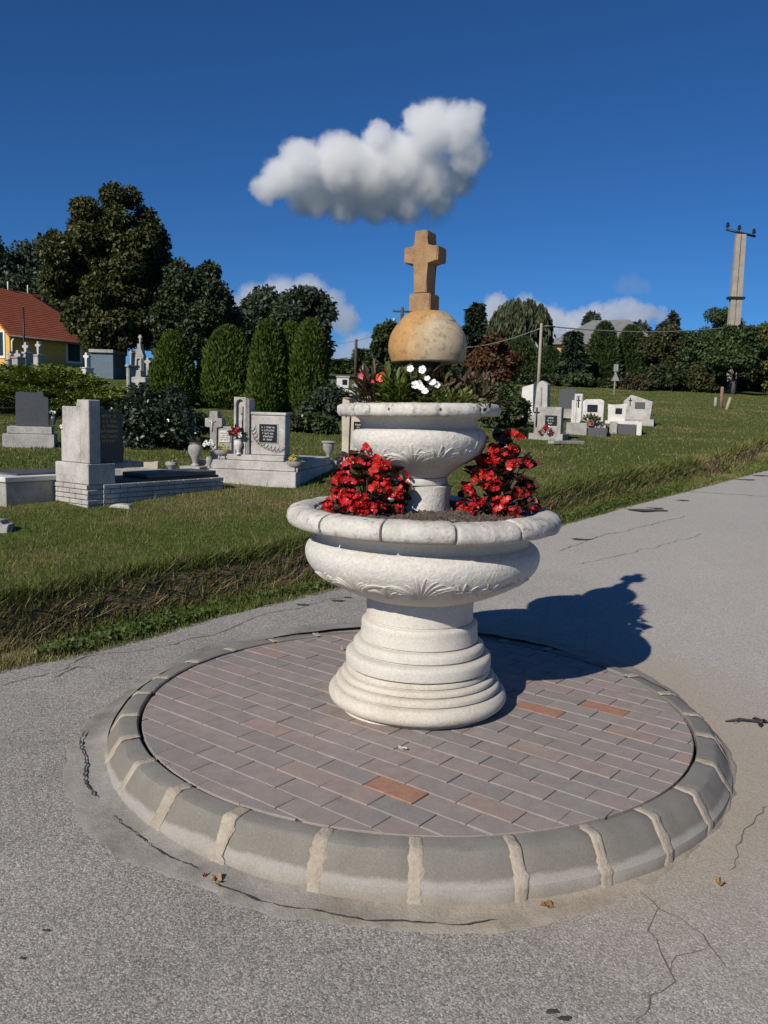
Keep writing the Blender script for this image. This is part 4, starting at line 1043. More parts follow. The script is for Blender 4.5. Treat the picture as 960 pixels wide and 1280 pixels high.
def cluster_mesh(seed, nfl, size):
    rnd = random.Random(seed); V, Fc, MI = [], [], []
    for i in range(nfl):
        d = Vector((rnd.uniform(-1, 1), rnd.uniform(-1, 1), rnd.uniform(-.1, 1))).normalized()
        add_flower(V, Fc, MI, d * size * rnd.uniform(.5, 1.2), d + Vector((0, 0, .25)), size * rnd.uniform(.8, 1.15), rnd)
    me = bpy.data.meshes.new('flower_cluster'); me.from_pydata([v[:] for v in V], [], Fc); me.materials.append(M_red); me.materials.append(M_ctr); me.polygons.foreach_set('material_index', MI); me.update(); return me
CLUST = [cluster_mesh(i, 3 + i % 4, .0185) for i in range(5)]
def round_leaf_mesh(L_, W_, seed, mat, name='leaf'):
    rnd = random.Random(seed); V = [(0, 0, 0)]; n = 12
    prof = [(0.02, .0), (.08, .30), (.25, .47), (.5, .5), (.75, .36), (.93, .14)]
    left = [(L_ * x, W_ * y, W_ * .22 * y * 2) for x, y in prof[1:]]; right = [(x, -y, z) for x, y, z in left]
    V += left + [(L_, 0, -.08 * L_)] + right[::-1]
    mid = [(L_ * .3, 0, -.01 * L_), (L_ * .65, 0, -.02 * L_)]; k = len(V); V += mid
    # fan round two midrib points
    ring = list(range(0, k)); Fc = []
    for i in range(k):
        a, b = ring[i], ring[(i + 1) % k]; xm = (V[a][0] + V[b][0]) / 2
        Fc.append((a, b, k if xm < L_ * .47 else k + 1))
    half = len(left); 
    # close gaps between the two fans
    la = min(range(1, half + 1), key=lambda i: abs(V[i][0] - L_ * .5)); ra = k - la
    Fc.append((k, k + 1, la)); Fc.append((k, ra, k + 1))
    me = bpy.data.meshes.new(name); me.from_pydata(V, [], Fc); me.update(); me.materials.append(mat)
    for p in me.polygons: p.use_smooth = True
    return me
def begonia(label, c, rx, ry, h, nfl, nlf, seed, lmat, holes=()):
    rnd = random.Random(seed); t = thing('begonia', label, 'flower', c, 0, 'red begonias in the lower bowl'); LM = [round_leaf_mesh(.058, .05, i, lmat) for i in range(3)]
    mb = MB()
    def surf(front):
        while True:
            u = Vector((rnd.gauss(0, 1), rnd.gauss(0, 1), abs(rnd.gauss(0, 1)) - .15)).normalized()
            if front and (u.y > .1 or rnd.random() < .35 and u.y > -.45): continue
            return u
    for i in range(nlf):
        u = surf(rnd.random() < .75); f = rnd.uniform(.55, 1.0); p = Vector((u.x * rx * f, u.y * ry * f, max(.015, h * (.12 + .8 * max(0, u.z)) * f + rnd.uniform(-.02, .02))))
        o = meobj('leaf', rnd.choice(LM), None, t, p); d = (u + Vector((rnd.uniform(-.6, .6), rnd.uniform(-.6, .6), rnd.uniform(-.5, .35)))).normalized()
        o.rotation_mode = 'QUATERNION'; q = d.to_track_quat('X', 'Z'); o.rotation_quaternion = q @ Matrix.Rotation(rnd.uniform(-.8, .8), 4, 'X').to_quaternion(); s = rnd.uniform(.65, 1.2); o.scale = (s, s, s)
        if i % 3 == 0: mb.tube([(p.x * .12, p.y * .12, 0), (p.x * .55, p.y * .55, p.z * .6), p], [.005, .004, .002], 5)
    for i in range(nfl):
        u = surf(rnd.random() < .85); f = rnd.uniform(.85, 1.12); p = Vector((u.x * rx * f, u.y * ry * f, max(.02, h * (.10 + .92 * max(0, u.z)) * f + rnd.uniform(-.03, .03))))
        o = meobj('flower_cluster', rnd.choice(CLUST), None, t, p); o.rotation_mode = 'QUATERNION'; o.rotation_quaternion = (u + Vector((0, -.5, .2))).to_track_quat('Z', 'Y') @ Matrix.Rotation(rnd.uniform(0, 6), 4, 'Z').to_quaternion(); s = rnd.uniform(.75, 1.2); o.scale = (s, s, s)
    mb.build('stem', M_stem, t); return t
ZS = ZB + .822
begonia('bushy red begonia on the left of the lower bowl, thick with blooms', (-.065, 3.30, ZS), .142, .13, .235, 56, 110, 1, M_bleaf)
begonia('bronze-leaved red begonia on the right of the lower bowl, taller and sparser in bloom', (.465, 3.40, ZS), .138, .13, .315, 40, 150, 2, M_bleaf2)

# ------------------------------------------------------------------ planting of the upper bowl
ZU = ZB + 1.243
def tuft(name, label, c, n, rx, ry, h, lmat, ln, wd, seed, stem=True, upright=.5, cat='plant', group='plants in the upper bowl'):
    rng = np.random.default_rng(seed); t = thing(name, label, cat, c, 0, group)
    u = rand_unit(n, rng); u[:, 2] = np.abs(u[:, 2]); f = rng.random(n) ** .45
    P = np.stack([u[:, 0] * rx * f, u[:, 1] * ry * f, np.maximum(.004, u[:, 2] * h * f)], 1)
    Dr = u * .8 + rand_unit(n, rng) * .5 + np.array([0, 0, upright * .4]); Dr /= np.linalg.norm(Dr, axis=1, keepdims=True)
    l2 = ln * (.6 + .7 * rng.random(n)); meobj('foliage', leaves_mesh('foliage', P, Dr, rand_unit(n, rng) * .5 + np.array([0, -.4, 1.]), l2, l2 * wd, .12, .12), lmat, t)
    mb = MB(); rnd = random.Random(seed)
    for i in range(9):
        q = P[rnd.randrange(n)]; mb.tube([(q[0] * .2, q[1] * .2, -.01), (q[0] * .6, q[1] * .6, q[2] * .7), q], [.003, .0022, .001], 4)
    mb.build('stem', M_stem, t); return t
M_imp = leaf_mat('impatiens_leaf', [(.035, .055, .010), (.075, .105, .018), (.12, .15, .03)], .25, .4, 8)
M_purple = leaf_mat('purple_leaf', [(.03, .018, .014), (.06, .022, .02), (.04, .045, .018), (.10, .03, .03)], .2, .4, 8)
M_brownl = leaf_mat('brown_leaf', [(.03, .03, .014), (.055, .045, .022), (.09, .065, .035), (.05, .06, .02)], .2, .45, 8)
M_pale = leaf_mat('low_green_leaf', [(.045, .06, .012), (.085, .105, .022), (.14, .15, .04)], .25, .4, 8)
tuft('impatiens', 'bright green impatiens with white flowers at the front of the upper bowl', (.045, 3.27, ZU), 420, .085, .075, .135, M_imp, .045, .38, 1)
tuft('impatiens', 'dark spiky impatiens with an orange flower at the left of the upper bowl', (-.055, 3.33, ZU), 230, .075, .07, .125, M_purple, .055, .26, 2, upright=1.2)
tuft('impatiens', 'brownish leafy plant at the right of the upper bowl', (.335, 3.37, ZU), 420, .115, .09, .135, M_brownl, .042, .45, 3)
tuft('impatiens', 'low pale green plant along the front right edge of the upper bowl', (.235, 3.22, ZU), 330, .13, .05, .06, M_pale, .03, .5, 4)
tuft('impatiens', 'dark leafy growth round the foot of the ball in the upper bowl', (.165, 3.38, ZU), 420, .12, .10, .165, M_brownl, .05, .42, 6)
tuft('impatiens', 'dark leafy plant behind the ball in the upper bowl', (.19, 3.60, ZU), 260, .16, .06, .12, M_brownl, .045, .42, 5)
def single_flower(mat_petal, name='flower'):
    rnd = random.Random(9); V, Fc, MI = [], [], []
    for k in range(5):
        a = k * 1.2566; ca, sa = math.cos(a), math.sin(a); s = len(V)
        for x, y, z in petal_poly(1, .52): V.append((x * ca - y * sa, x * sa + y * ca, z))
        Fc.append(tuple(range(s, s + 8))); MI.append(0)
    s = len(V)
    for k in range(5): V.append((math.cos(k * 1.257) * .16, math.sin(k * 1.257) * .16, .12))
    Fc.append(tuple(range(s, s + 5))); MI.append(1)
    me = bpy.data.meshes.new(name); me.from_pydata(V, [], Fc); me.materials.append(mat_petal); me.materials.append(M_ctr); me.polygons.foreach_set('material_index', MI); me.update(); return me
M_orangefl = plain('orange_petal', (.72, .07, .015), .5, 0, .15); M_pinkfl = plain('pink_bud', (.5, .06, .10), .5, 0, .2); M_rosel = plain('rosy_leaf', (.28, .10, .09), .5, 0, .25)
FLW = {'w': single_flower(M_wfl), 'o': single_flower(M_orangefl), 'p': single_flower(M_pinkfl), 'l': round_leaf_mesh(1.6, .8, 4, M_rosel)}
tops = [o for o in bpy.data.objects if o.name.startswith('impatiens')]
for px, py, Y, k, s, own in [(513, 461, 3.22, 'w', .01455, 0), (528, 462, 3.23, 'w', .0165, 0), (519, 481, 3.19, 'w', .016, 0), (526, 484, 3.18, 'w', .015, 0), (531, 489, 3.17, 'w', .0145, 0), (541, 478, 3.22, 'w', .015, 0), (546, 481, 3.22, 'w', .014, 0), (534, 473, 3.22, 'w', .012, 0), (524, 479, 3.2, 'w', .013, 0),
                         (475, 472, 3.27, 'o', .018, 1), (478, 469, 3.28, 'o', .014, 1), (451, 470, 3.3, 'p', .012, 1), (484, 461, 3.3, 'p', .011, 1), (466, 477, 3.28, 'p', .009, 1)]:
    t = tops[own]; o = meobj('flower', FLW[k], None, t); o.location = at(px, py, Y) - t.location; o.scale = (s, s, s); o.rotation_euler = (PI / 2 - .25 + .4 * random.uniform(-1, 1), 0, .5 * random.uniform(-1, 1))
for px, py in [(583, 470), (606, 467)]:
    t = tops[2]; o = meobj('rosy_leaf', FLW['l'], None, t); o.location = at(px, py + 6, 3.27) - t.location; o.scale = (.02, .02, .02); o.rotation_euler = (0, -1.3, -.4)
t = thing('wilted_sprig', 'dark wilted sprig drooping over the front right of the upper rim', 'plant', at(607, 501, 3.12)); mb = MB()
mb.tube([(0, .05, .012), (0, 0, .006), (.008, -.012, -.012), (.004, -.014, -.03)], [.002, .002, .0016, .001], 5); mb.build('stem', M_stem, t)
for i, (dx, dz) in enumerate(((-.006, -.008), (.012, -.012), (.0, -.026), (.02, -.004), (-.012, .004))):
    o = meobj('leaf', round_leaf_mesh(.018, .013, i, M_bleaf), None, t, (dx, -.016, dz)); o.rotation_euler = (.5 * i, 1.1, 1.3 * i)

# ------------------------------------------------------------------ graves
M_gst = stone_mat('pale_concrete', (.51, .49, .46), (.25, .235, .21), (.57, .55, .52), 3.5, .55, .9, .35, 60, .35)
M_gst2 = stone_mat('grey_artificial_stone', (.40, .385, .355), (.19, .18, .16), (.47, .455, .42), 4, .55, .9, .35, 60, .4)
M_beige = stone_mat('beige_stone', (.54, .48, .38), (.36, .31, .24), (.58, .53, .44), 4, .5, .9, .3, 60)
M_white = stone_mat('whitewashed_stone', (.66, .645, .61), (.42, .40, .37), (.72, .70, .67), 4, .45, .9, .3, 60, .2)
M_dgran = stone_mat('dark_granite', (.040, .042, .048), (.026, .027, .031), (.062, .064, .07), 40, .4, .35, .05, 200)
M_mgran = stone_mat('grey_granite', (.085, .087, .095), (.06, .062, .068), (.13, .13, .14), 60, .4, .35, .05, 200)
M_black = plain('black_plaque', (.012, .012, .013), .25, 0, .2)
M_gold = plain('gold_letters', (.50, .34, .09), .4, .3, .15); M_silver = plain('pale_letters', (.55, .55, .53), .5, 0, .1)
M_iron = plain('dark_iron', (.03, .03, .032), .5, .6, .2)
def inscription(parent, x0, x1, z0, z1, y, rows, mat, seed, name='inscription'):
    """rows of weathered lettering: illegible short raised strokes"""
    rnd = random.Random(seed); bm = bmesh.new(); h = (z1 - z0) / rows
    for r in range(rows):
        z = z1 - (r + .5) * h; wl = (x1 - x0) * rnd.uniform(.55, .98); x = (x0 + x1 - wl) / 2; e = x + wl
        while x < e:
            lw = h * rnd.uniform(.22, .42)
            if rnd.random() < .86:
                hh = h * .28; yy = y - .002
                k = rnd.random()
                add_box(bm, x, x + lw * .3, yy, y + .001, z - hh, z + hh)
                if k < .6: add_box(bm, x + lw * .3, x + lw, yy + .0002, y + .001, z + hh * (.55 if k < .3 else -.95), z + hh * (.95 if k < .3 else -.55))
                if k > .4: add_box(bm, x + lw * .72, x + lw, yy + .0004, y + .001, z - hh * .9, z + hh * .5)
            x += lw * 1.25
    return bmobj(name, bm, mat, parent)
def arch_frame(name, x0, x1, z0, zt, mx, y0, y1, mat, parent):
    xi0, xi1 = x0 + mx, x1 - mx; r = (xi1 - xi0) / 2; zs = zt - mx - r; cx = (xi0 + xi1) / 2
    poly = [(x0, z0), (x0, zt), (x1, zt), (x1, z0), (xi1, z0), (xi1, zs)] + [(cx + r * math.cos(a), zs + r * math.sin(a)) for a in np.linspace(.2, PI - .2, 8)] + [(xi0, zs), (xi0, z0)]
    return prism(name, poly, y0, y1, mat, parent)
def vase(parent, name, x, y, z, h, mat, r=None):
    r = r or h * .28; return lathe(name, [(r * .55, 0), (r * .6, h * .04), (r * .35, h * .12), (r * .5, h * .3), (r, h * .62), (r * .95, h * .82), (r * .7, h * .93), (r * .85, h), (r * .6, h), (r * .55, h * .9)], mat, parent, 20, loc=(x, y, z))
def bowl(parent, x, y, z, r, mat, legs=True):
    b_ = lathe('bowl', [(r * .35, r * .38), (r * .7, r * .48), (r * .95, r * .78), (r, r * 1.05), (r * .9, r * 1.05), (r * .8, r * .9)], mat, parent, 24, loc=(x, y, z))
    for a in (-2.2, -.9, 1.57):
        mb = MB(); mb.tube([(math.cos(a) * r * .55, math.sin(a) * r * .55, 0), (math.cos(a) * r * .42, math.sin(a) * r * .42, r * .55)], [r * .13, r * .16], 6); o = mb.build('leg', mat, parent, True, (x, y, z))
    return b_
def posy(parent, x, y, z, r, lmat, seed, fl=None, n=160, leaf=.02):
    rng = np.random.default_rng(seed); u = rand_unit(n, rng); u[:, 2] = np.abs(u[:, 2]); P = u * r * rng.random((n, 1)) ** .4
    ln = leaf * (.7 + .7 * rng.random(n)); meobj('foliage', leaves_mesh('foliage', P, u, rand_unit(n, rng) + np.array([0, 0, .8]), ln, ln * .5), lmat, parent, (x, y, z))
    for k, (key, cnt, s) in enumerate(fl or []):
        for i in range(cnt):
            d = rand_unit(1, rng)[0]; d[2] = abs(d[2]); d[1] = -abs(d[1]); o = meobj('blossom', BLOSSOM[key], None, parent, (x + d[0] * r * .9, y + d[1] * r * .9, z + d[2] * r * .95)); o.scale = (s, s, s); o.rotation_euler = rng.uniform(-.6, .6, 3)
YAW = math.radians(-27)
def grave(name, label, px, py, yaw=YAW, cat='grave', group='graves of the cemetery'):
    g = G(px, py); return thing(name, label, cat, g, yaw, group), px_m(g.y)
SUNK = -.08
# A: big pale monument seen from behind, lettered front in shade
A, k = grave('grave_monument', 'pale concrete monument seen from behind with brick-course plinth and gold letters in shade', 110, 635, math.radians(-35))
wA = .47; 
rb = random.Random(8)
for c in range(5):                                   # courses of the plinth, stone by stone
    z0 = c * .040 - .02 if c else -.08; z1 = c * .040 + .018
    x = -wA - (.08 if c % 2 else .0)
    while x < 0:
        x2 = min(0, x + .155); xa = max(-wA, x)
        if x2 - xa > .02: box('plinth_brick', xa + .002, x2 - .002, -.002 - (.004 if c == 4 else 0), .14, z0 + .002, z1 - .001, M_gst, A, .004)
        x += .155
    y = .142 + (.07 if c % 2 else 0)
    box('plinth_brick', -.14, .002 + (.004 if c == 4 else 0), .142, max(.15, y - .002), z0 + .002, z1 - .001, M_gst, A, .003) if y > .15 else None
    while y < 1.45:
        y2 = min(1.45, y + .165); box('plinth_brick', -.14, .002 + (.004 if c == 4 else 0), y + .002, y2 - .002, z0 + .002, z1 - .001, M_gst, A, .004); y = y2
box('core', -wA + .01, -.02, .02, 1.44, -.08, .17, M_gst2, A)
box('block', -wA + .035, 0.0, .004, .26, .180, .345, M_gst, A, .006)
box('slab', -wA + .02, -.03, .262, 1.42, .172, .20, M_dgran, A, .004)
box('headstone_wing', -wA + .115, -.115, .02, .118, .347, .79, M_gst, A, .006)
bmA = bmesh.new(); add_prism(bmA, [(-.17, .79), (-.115, .79), (-.115, .845), (-.15, .845), (-.152, .83), (-.16, .80)], .02, .118); bmobj('shoulder', bmA, M_gst, A)
box('pillar', -.113, -.002, .016, .125, .347, .845, M_gst, A, .006)
box('side_panel', -wA + .055, -wA + .108, .05, .20, .347, .60, M_gst, A, .004)
prism('lettered_panel', [(.127, .347), (.127, .80), (.20, .775), (.29, .745), (.36, .74), (.375, .71), (.365, .6), (.385, .45), (.37, .347)], -.10, -.05, M_dgran, A, 'x')
ins = inscription(A, .14, .33, .50, .74, 0, 6, M_gold, 3); ins.rotation_euler = (0, 0, PI / 2); ins.location = (-.0495, 0, 0)
box('ledge', -.25, -.02, .262, .56, .30, .346, M_gst2, A, .004)
box('tomb_lid', -.36, -.02, .60, 1.38, .202, .24, M_mgran, A, .006)
posy(A, -wA + .06, .1, .62, .045, ML['walnut'], 4, [('white', 6, .02)], 30)
# B: low slab at the left edge
B, k = grave('grave_slab', 'low grey slab tomb cut by the left edge beside the brick-course plinth', 8, 634, math.radians(-35))
box('tomb_wall', -.55, -.004, .0, .95, -.1, .19, M_gst2, B, .005); box('lid', -.57, .02, -.02, .97, .192, .235, M_white, B, .006); box('inset', -.45, -.05, .12, .85, .236, .25, M_mgran, B, .003)
# small broken stone bottom left
o = prism('broken_stone', [(-.12, 0), (.06, -.02), (.07, .05), (.02, .055), (.015, .08), (-.1, .085)], -.05, .06, M_gst2, None, 'y', .006, G(2, 664)); tag(o, 'small broken stone block in the grass at the left edge', 'stone')
o = prism('fallen_stone', [(-.09, -.02), (.11, -.02), (.08, .022), (0, .03), (-.06, .02)], -.05, .05, M_gst, None, 'y', .008, G(150, 634)); tag(o, 'flat pale stone lying in grass against the shaded tomb side', 'stone')
# C: dark granite headstone
C_, k = grave('headstone', 'dark speckled granite headstone on stepped concrete base at far left', 36, 560, math.radians(18))
def px_box(t, k, name, x0, x1, z0, z1, cx, by, y0, d, mat, bev=.006): return box(name, (x0 - cx) * k, (x1 - cx) * k, y0, y0 + d, (by - z1) * k if z1 < by else SUNK, (by - z0) * k, mat, t, bev)
px_box(C_, k, 'step', 6, 66, 543, 561, 36, 560, 0, .5, M_gst); px_box(C_, k, 'step', 11, 63, 533.5, 542.7, 36, 560, .05, .4, M_gst)
prism('stone', [((x - 36) * k, (560 - z) * k) for x, z in [(20, 533), (59, 533), (59, 497), (53, 496), (52, 488), (45, 491), (28, 490.5), (21, 491)]], .12, .24, M_mgran, C_, 'y', .004)
vase(C_, 'vase', (64 - 36) * k, .16, (560 - 533) * k, 14 * k, M_mgran); posy(C_, (64 - 36) * k, .16, (560 - 517) * k, .05, ML['shrub'], 5, [('white', 6, .02)], 60)
# D: pillar-and-stele grave with black plaque
D_, k = grave('grave_monument', 'pale monument with arched pillar, black lettered plaque and two bowl planters', 314, 607, math.radians(-11))
kk = k * 1.035
def d(name, x0, x1, ztop, zbot, y0, dep, mat=M_gst, bev=.006): return box(name, (x0 - 314) * kk, (x1 - 314) * kk, y0, y0 + dep, (607 - zbot) * k if zbot < 607 else SUNK, (607 - ztop) * k, mat, D_, bev)
d('base_slab', 259, 370, 588, 607, 0, 1.45); d('step', 262, 367, 576.5, 587.7, .04, 1.35); d('step', 279, 352, 569, 576.2, .07, .38)
d('pillar', 287, 302, 498.5, 568.7, .12, .10); arch_frame('niche_frame', (287 - 314) * kk, (302 - 314) * kk, (607 - 568.7) * k, (607 - 497) * k, 2.6 * kk, .085, .119, M_gst, D_)
d('fin', 302.6, 304.2, 498, 568.7, .09, .15); d('fin', 304.9, 306.4, 499, 568.7, .085, .16)
st = d('stele', 307, 351, 519, 568.7, .12, .16); d('stele_cap', 306.6, 352.3, 515, 518.8, .11, .18)
pl = d('plaque', 318.5, 341, 530, 553, .108, .011, M_black, .002); fr_ = d('plaque_frame', 317.3, 342.2, 529, 554.2, .113, .006, M_gst, .002)
inscription(pl, (320 - 314) * kk, (339.5 - 314) * kk, (607 - 551) * k, (607 - 532) * k, .1075, 5, M_silver, 5)
mb = MB(); q = [(309, 540), (312, 549), (318, 556), (326, 561), (335, 564), (345, 565), (350, 562)]
mb.tube([((x - 314) * kk, .118, (607 - z) * k) for x, z in q], .0035, 5)
for i in range(12):
    t_ = i / 12 * (len(q) - 1); a, b_ = q[int(t_)], q[int(t_) + 1]; fx = t_ - int(t_); x, z = a[0] + (b_[0] - a[0]) * fx, a[1] + (b_[1] - a[1]) * fx
    for sg in (-1, 1): mb.tube([((x - 314) * kk, .118, (607 - z) * k), ((x + 2 * sg - 314 + 1) * kk, .114, (607 - z + 3 + sg) * k), ((x + 3 * sg + 1 - 314) * kk, .118, (607 - z + 6 + sg * 1.5) * k)], [.002, .006, .001], 4)
mb.build('carved_branch', M_gst2, D_)
mb = MB(); cxn = (297.5 - 314) * kk; zb = (607 - 545) * k
mb.tube([(cxn, .11, zb), (cxn, .11, zb + 36 * k)], .007, 6); mb.tube([(cxn - .02, .108, zb + 27 * k), (cxn + .02, .108, zb + 27 * k)], .006, 6); mb.tube([(cxn, .108, zb + 8 * k), (cxn, .104, zb + 16 * k), (cxn, .108, zb + 24 * k)], [.005, .012, .005], 6)
mb.build('iron_crucifix', M_iron, D_)
vase(D_, 'vase', (294 - 314) * kk, .065, (607 - 569) * k, 19 * k, M_white); posy(D_, (292 - 314) * kk, .06, (607 - 546) * k, .07, ML['dark'], 6, [('red', 8, .03), ('white', 4, .024)], 90, .04)
bowl(D_, (271 - 314) * kk, .13, (607 - 576.5) * k, 11.5 * k, M_gst2); posy(D_, (271 - 314) * kk, .13, (607 - 566) * k, 8.5 * k, ML['juniper'], 7, [('yellow', 5, .016)], 120)
bowl(D_, (365.5 - 314) * kk, .10, (607 - 588) * k, 12.5 * k, M_gst2); posy(D_, (365.5 - 314) * kk, .10, (607 - 576) * k, 9 * k, ML['juniper'], 8, [('yellow', 7, .016)], 120)
mb = MB(); mb.tube([((368 - 314) * kk, .1, (607 - 572) * k), ((374 - 314) * kk, .1, (607 - 545) * k)], [.004, .002], 5); mb.build('twig', M_bark2, D_)
vase(D_, 'flower_vase', (256.5 - 314) * kk, .06, (607 - 588) * k, 15 * k, M_gst2); posy(D_, (256.5 - 314) * kk, .06, (607 - 560) * k, .055, ML['walnut'], 9, [('white', 12, .022)], 70, .025)
# E: small crucifix grave
E_, k = grave('cross_grave', 'small grey crucifix gravestone with white plaque left of the arched pillar', 262, 588, math.radians(-6))
def bx_(T, cx, by, k): return lambda name, x0, x1, zt, zb, y0, dep, mat, bev=.005: box(name, (x0 - cx) * k, (x1 - cx) * k, y0, y0 + dep, (by - zb) * k if zb < by else SUNK, (by - zt) * k, mat, T, bev)
e = bx_(E_, 262, 588, k); e('plinth', 246, 286, 576, 588, 0, .4, M_gst2)
prism('cross', [((x - 262) * k, (588 - z) * k) for x, z in [(258, 576), (258, 534), (251, 534), (251, 523), (257, 523), (257, 514), (267, 514), (267, 523), (273, 523), (273, 534), (266, 534), (266, 576)]], .12, .24, M_gst2, E_, 'y', .004)
e('tablet', 266.5, 285, 533, 576, .14, .12, M_gst2); p_ = e('plaque', 269, 283, 538, 553, .13, .01, M_white, .002); inscription(p_, (270 - 262) * k, (282 - 262) * k, (588 - 551) * k, (588 - 540) * k, .1295, 4, M_gst2, 2)
mb = MB(); mb.tube([((260.5 - 262) * k, .112, (588 - 540) * k), ((260.5 - 262) * k, .108, (588 - 530) * k), ((260.5 - 262) * k, .112, (588 - 525) * k)], [.004, .009, .006], 6); mb.tube([((256.5 - 262) * k, .112, (588 - 526) * k), ((260.5 - 262) * k, .11, (588 - 529) * k), ((265 - 262) * k, .112, (588 - 526) * k)], .004, 5); mb.build('corpus_figure', M_white, E_)
# small objects between the shaded tomb and the pillar grave
u1, k = grave('urn', 'stone urn on low block between rose bush and small crucifix grave', 240, 590, math.radians(-20), 'urn'); box('block', -.12, .12, -.05, .2, SUNK, .06, M_gst2, u1); vase(u1, 'urn_body', 0, .06, .06, .24, M_gst2, .075); posy(u1, 0, .06, .29, .06, ML['olive'], 11, None, 70, .03)
u2, k = grave('urn', 'small low urn with greenery just right of the rose bush', 212, 596, math.radians(-20), 'urn'); box('block', -.08, .08, -.04, .12, SUNK, .05, M_gst2, u2); vase(u2, 'urn_body', 0, .03, .05, .11, M_gst2, .06); posy(u2, 0, .03, .15, .05, ML['juniper'], 12, None, 70, .025)
o = box('stone_border', -.5, .5, 0, .10, SUNK, .10, M_gst2, None, .008); o.location = G(200, 600); o.rotation_euler = (0, 0, math.radians(12)); tag(o, 'long low grey stone border of the plot behind the shaded tomb', 'stone border')
o = prism('planting_edge', [(-.17, -.05), (.17, -.05), (.18, .10), (.09, .085), (0, .075), (-.1, .09), (-.18, .08)], 0, .06, M_beige, None, 'y', .006); o.location = G(176, 588); tag(o, 'pale stone edging at the foot of the rose bush', 'stone border')
# F: beige cross and stele behind the planter bowls
F_, k = grave('cross_grave', 'beige stone cross grave with dark plaque partly hidden by the upper bowl', 428, 584, math.radians(-14))
f_ = bx_(F_, 428, 584, k); f_('base', 418, 470, 572, 584, 0, .6, M_beige)
prism('cross', [((x - 428) * k, (584 - z) * k) for x, z in [(423, 572), (423, 516.5), (416, 516.5), (416, 507), (423, 507), (423, 497.5), (431.5, 497.5), (431.5, 507), (438, 507), (438, 516.5), (432, 516.5), (432, 572)]], .10, .24, M_beige, F_, 'y', .006)
f_('stele', 433, 472, 511, 571.8, .13, .14, M_beige); p_ = f_('plaque', 437.5, 454, 527, 549, .12, .009, M_black, .002); inscription(p_, (439 - 428) * k, (452.5 - 428) * k, (584 - 547) * k, (584 - 529) * k, .1195, 5, M_silver, 6)
bm = bmesh.new(); bmesh.ops.create_uvsphere(bm, u_segments=20, v_segments=12, radius=7 * k); bmobj('stone_ball', bm, M_gst, F_, True, ((440 - 428) * k, .2, (584 - 508) * k))
mb = MB(); mb.tube([(0, .097, (584 - 522) * k), (0, .097, (584 - 506) * k)], .006, 5); mb.tube([(-.022, .096, (584 - 511) * k), (.022, .096, (584 - 511) * k)], .005, 5); mb.build('iron_crucifix', M_iron, F_)
u3, k = grave('urn', 'goblet-shaped stone urn on block left of the beige cross', 410, 586, 0, 'urn'); box('block', -.10, .10, -.05, .12, SUNK, .09, M_gst2, u3); lathe('urn_body', [(.05, 0), (.05, .015), (.02, .04), (.025, .08), (.06, .12), (.068, .2), (.085, .205), (.08, .22), (.055, .215)], M_gst2, u3, 22, loc=(0, .03, .09))
# G: white chapel tomb far behind
H_ = thing('chapel_tomb', 'tiny white chapel-like tomb with dark window far behind the beige cross', 'grave', base_at(430, 27)); k = px_m(27); zt = (at(430, 472, 27).z - H_.location.z)
box('body', -10 * k, 5 * k, 0, .5, 0, zt, M_white, H_); box('window', -3 * k, 3.2 * k, -.01, .02, zt - 9 * k, zt - 2.5 * k, M_black, H_); box('wing', 5 * k, 11 * k, .02, .4, 0, zt - 12 * k, M_white, H_); box('cap', -11 * k, 6 * k, -.03, .53, zt, zt + .05, M_gst2, H_)
g2 = thing('headstone', 'plain grey headstone right of the white chapel tomb', 'grave', base_at(448, 25)); k = px_m(25); zt = at(448, 478, 25).z - g2.location.z; prism('stone', [(-9 * k, 0), (9 * k, 0), (9 * k, zt * .8), (4 * k, zt), (-4 * k, zt), (-9 * k, zt * .8)], 0, .15, M_gst2, g2)
for i, (px, yt, Y, wpx) in enumerate([(430, 492, 19, 20), (462, 490, 22, 16), (412, 500, 19, 12)]):
    b_ = base_at(px, Y); k = px_m(Y); zt = at(px, yt, Y).z - b_.z; g3 = thing('headstone', ['white low headstone below the white chapel tomb', 'grey low headstone half hidden by the begonias of the upper bowl', 'small grey headstone at the foot of the thuja trio'][i], 'grave', b_, YAW); prism('stone', [(-wpx / 2 * k, -.05), (wpx / 2 * k, -.05), (wpx / 2 * k, zt * .9), (0, zt), (-wpx / 2 * k, zt * .9)], 0, .15, M_white if i == 0 else M_gst2, g3); box('base', -wpx * .7 * k, wpx * .7 * k, -.1, .3, -.08, .12, M_gst2, g3)
# right-hand group
R1, k = grave('headstone', 'grey headstone with dark plaque and red flowers right of the pale blossom bush', 682, 550, math.radians(-25)); r_ = bx_(R1, 682, 550, k)
r_('stele', 665, 699, 509, 550, .06, .16, M_gst2); r_('base', 660, 703, 542, 550, 0, .4, M_gst2); p_ = r_('plaque', 679, 694, 519.5, 532, .05, .009, M_black, .002); inscription(p_, (680.5 - 682) * k, (693 - 682) * k, (550 - 531) * k, (550 - 521) * k, .0495, 3, M_silver, 3)
posy(R1, (682 - 682) * k, -.02, (550 - 541) * k, .10, ML['dark'], 13, [('red', 7, .04), ('white', 2, .035)], 60, .05)
mb = MB(); mb.tube([((668 - 682) * k, .05, (550 - 534) * k), ((668 - 682) * k, .05, (550 - 510) * k)], .012, 5); mb.tube([((664.5 - 682) * k, .048, (550 - 516) * k), ((671.5 - 682) * k, .048, (550 - 516) * k)], .010, 5); mb.build('iron_cross', M_iron, R1)
R2 = thing('obelisk_stone', 'tall pointed grey stone rising behind the dark plaque headstone', 'grave', base_at(675, 17.5), YAW); k = px_m(17.5); zt = at(675, 476, 17.5).z - R2.location.z
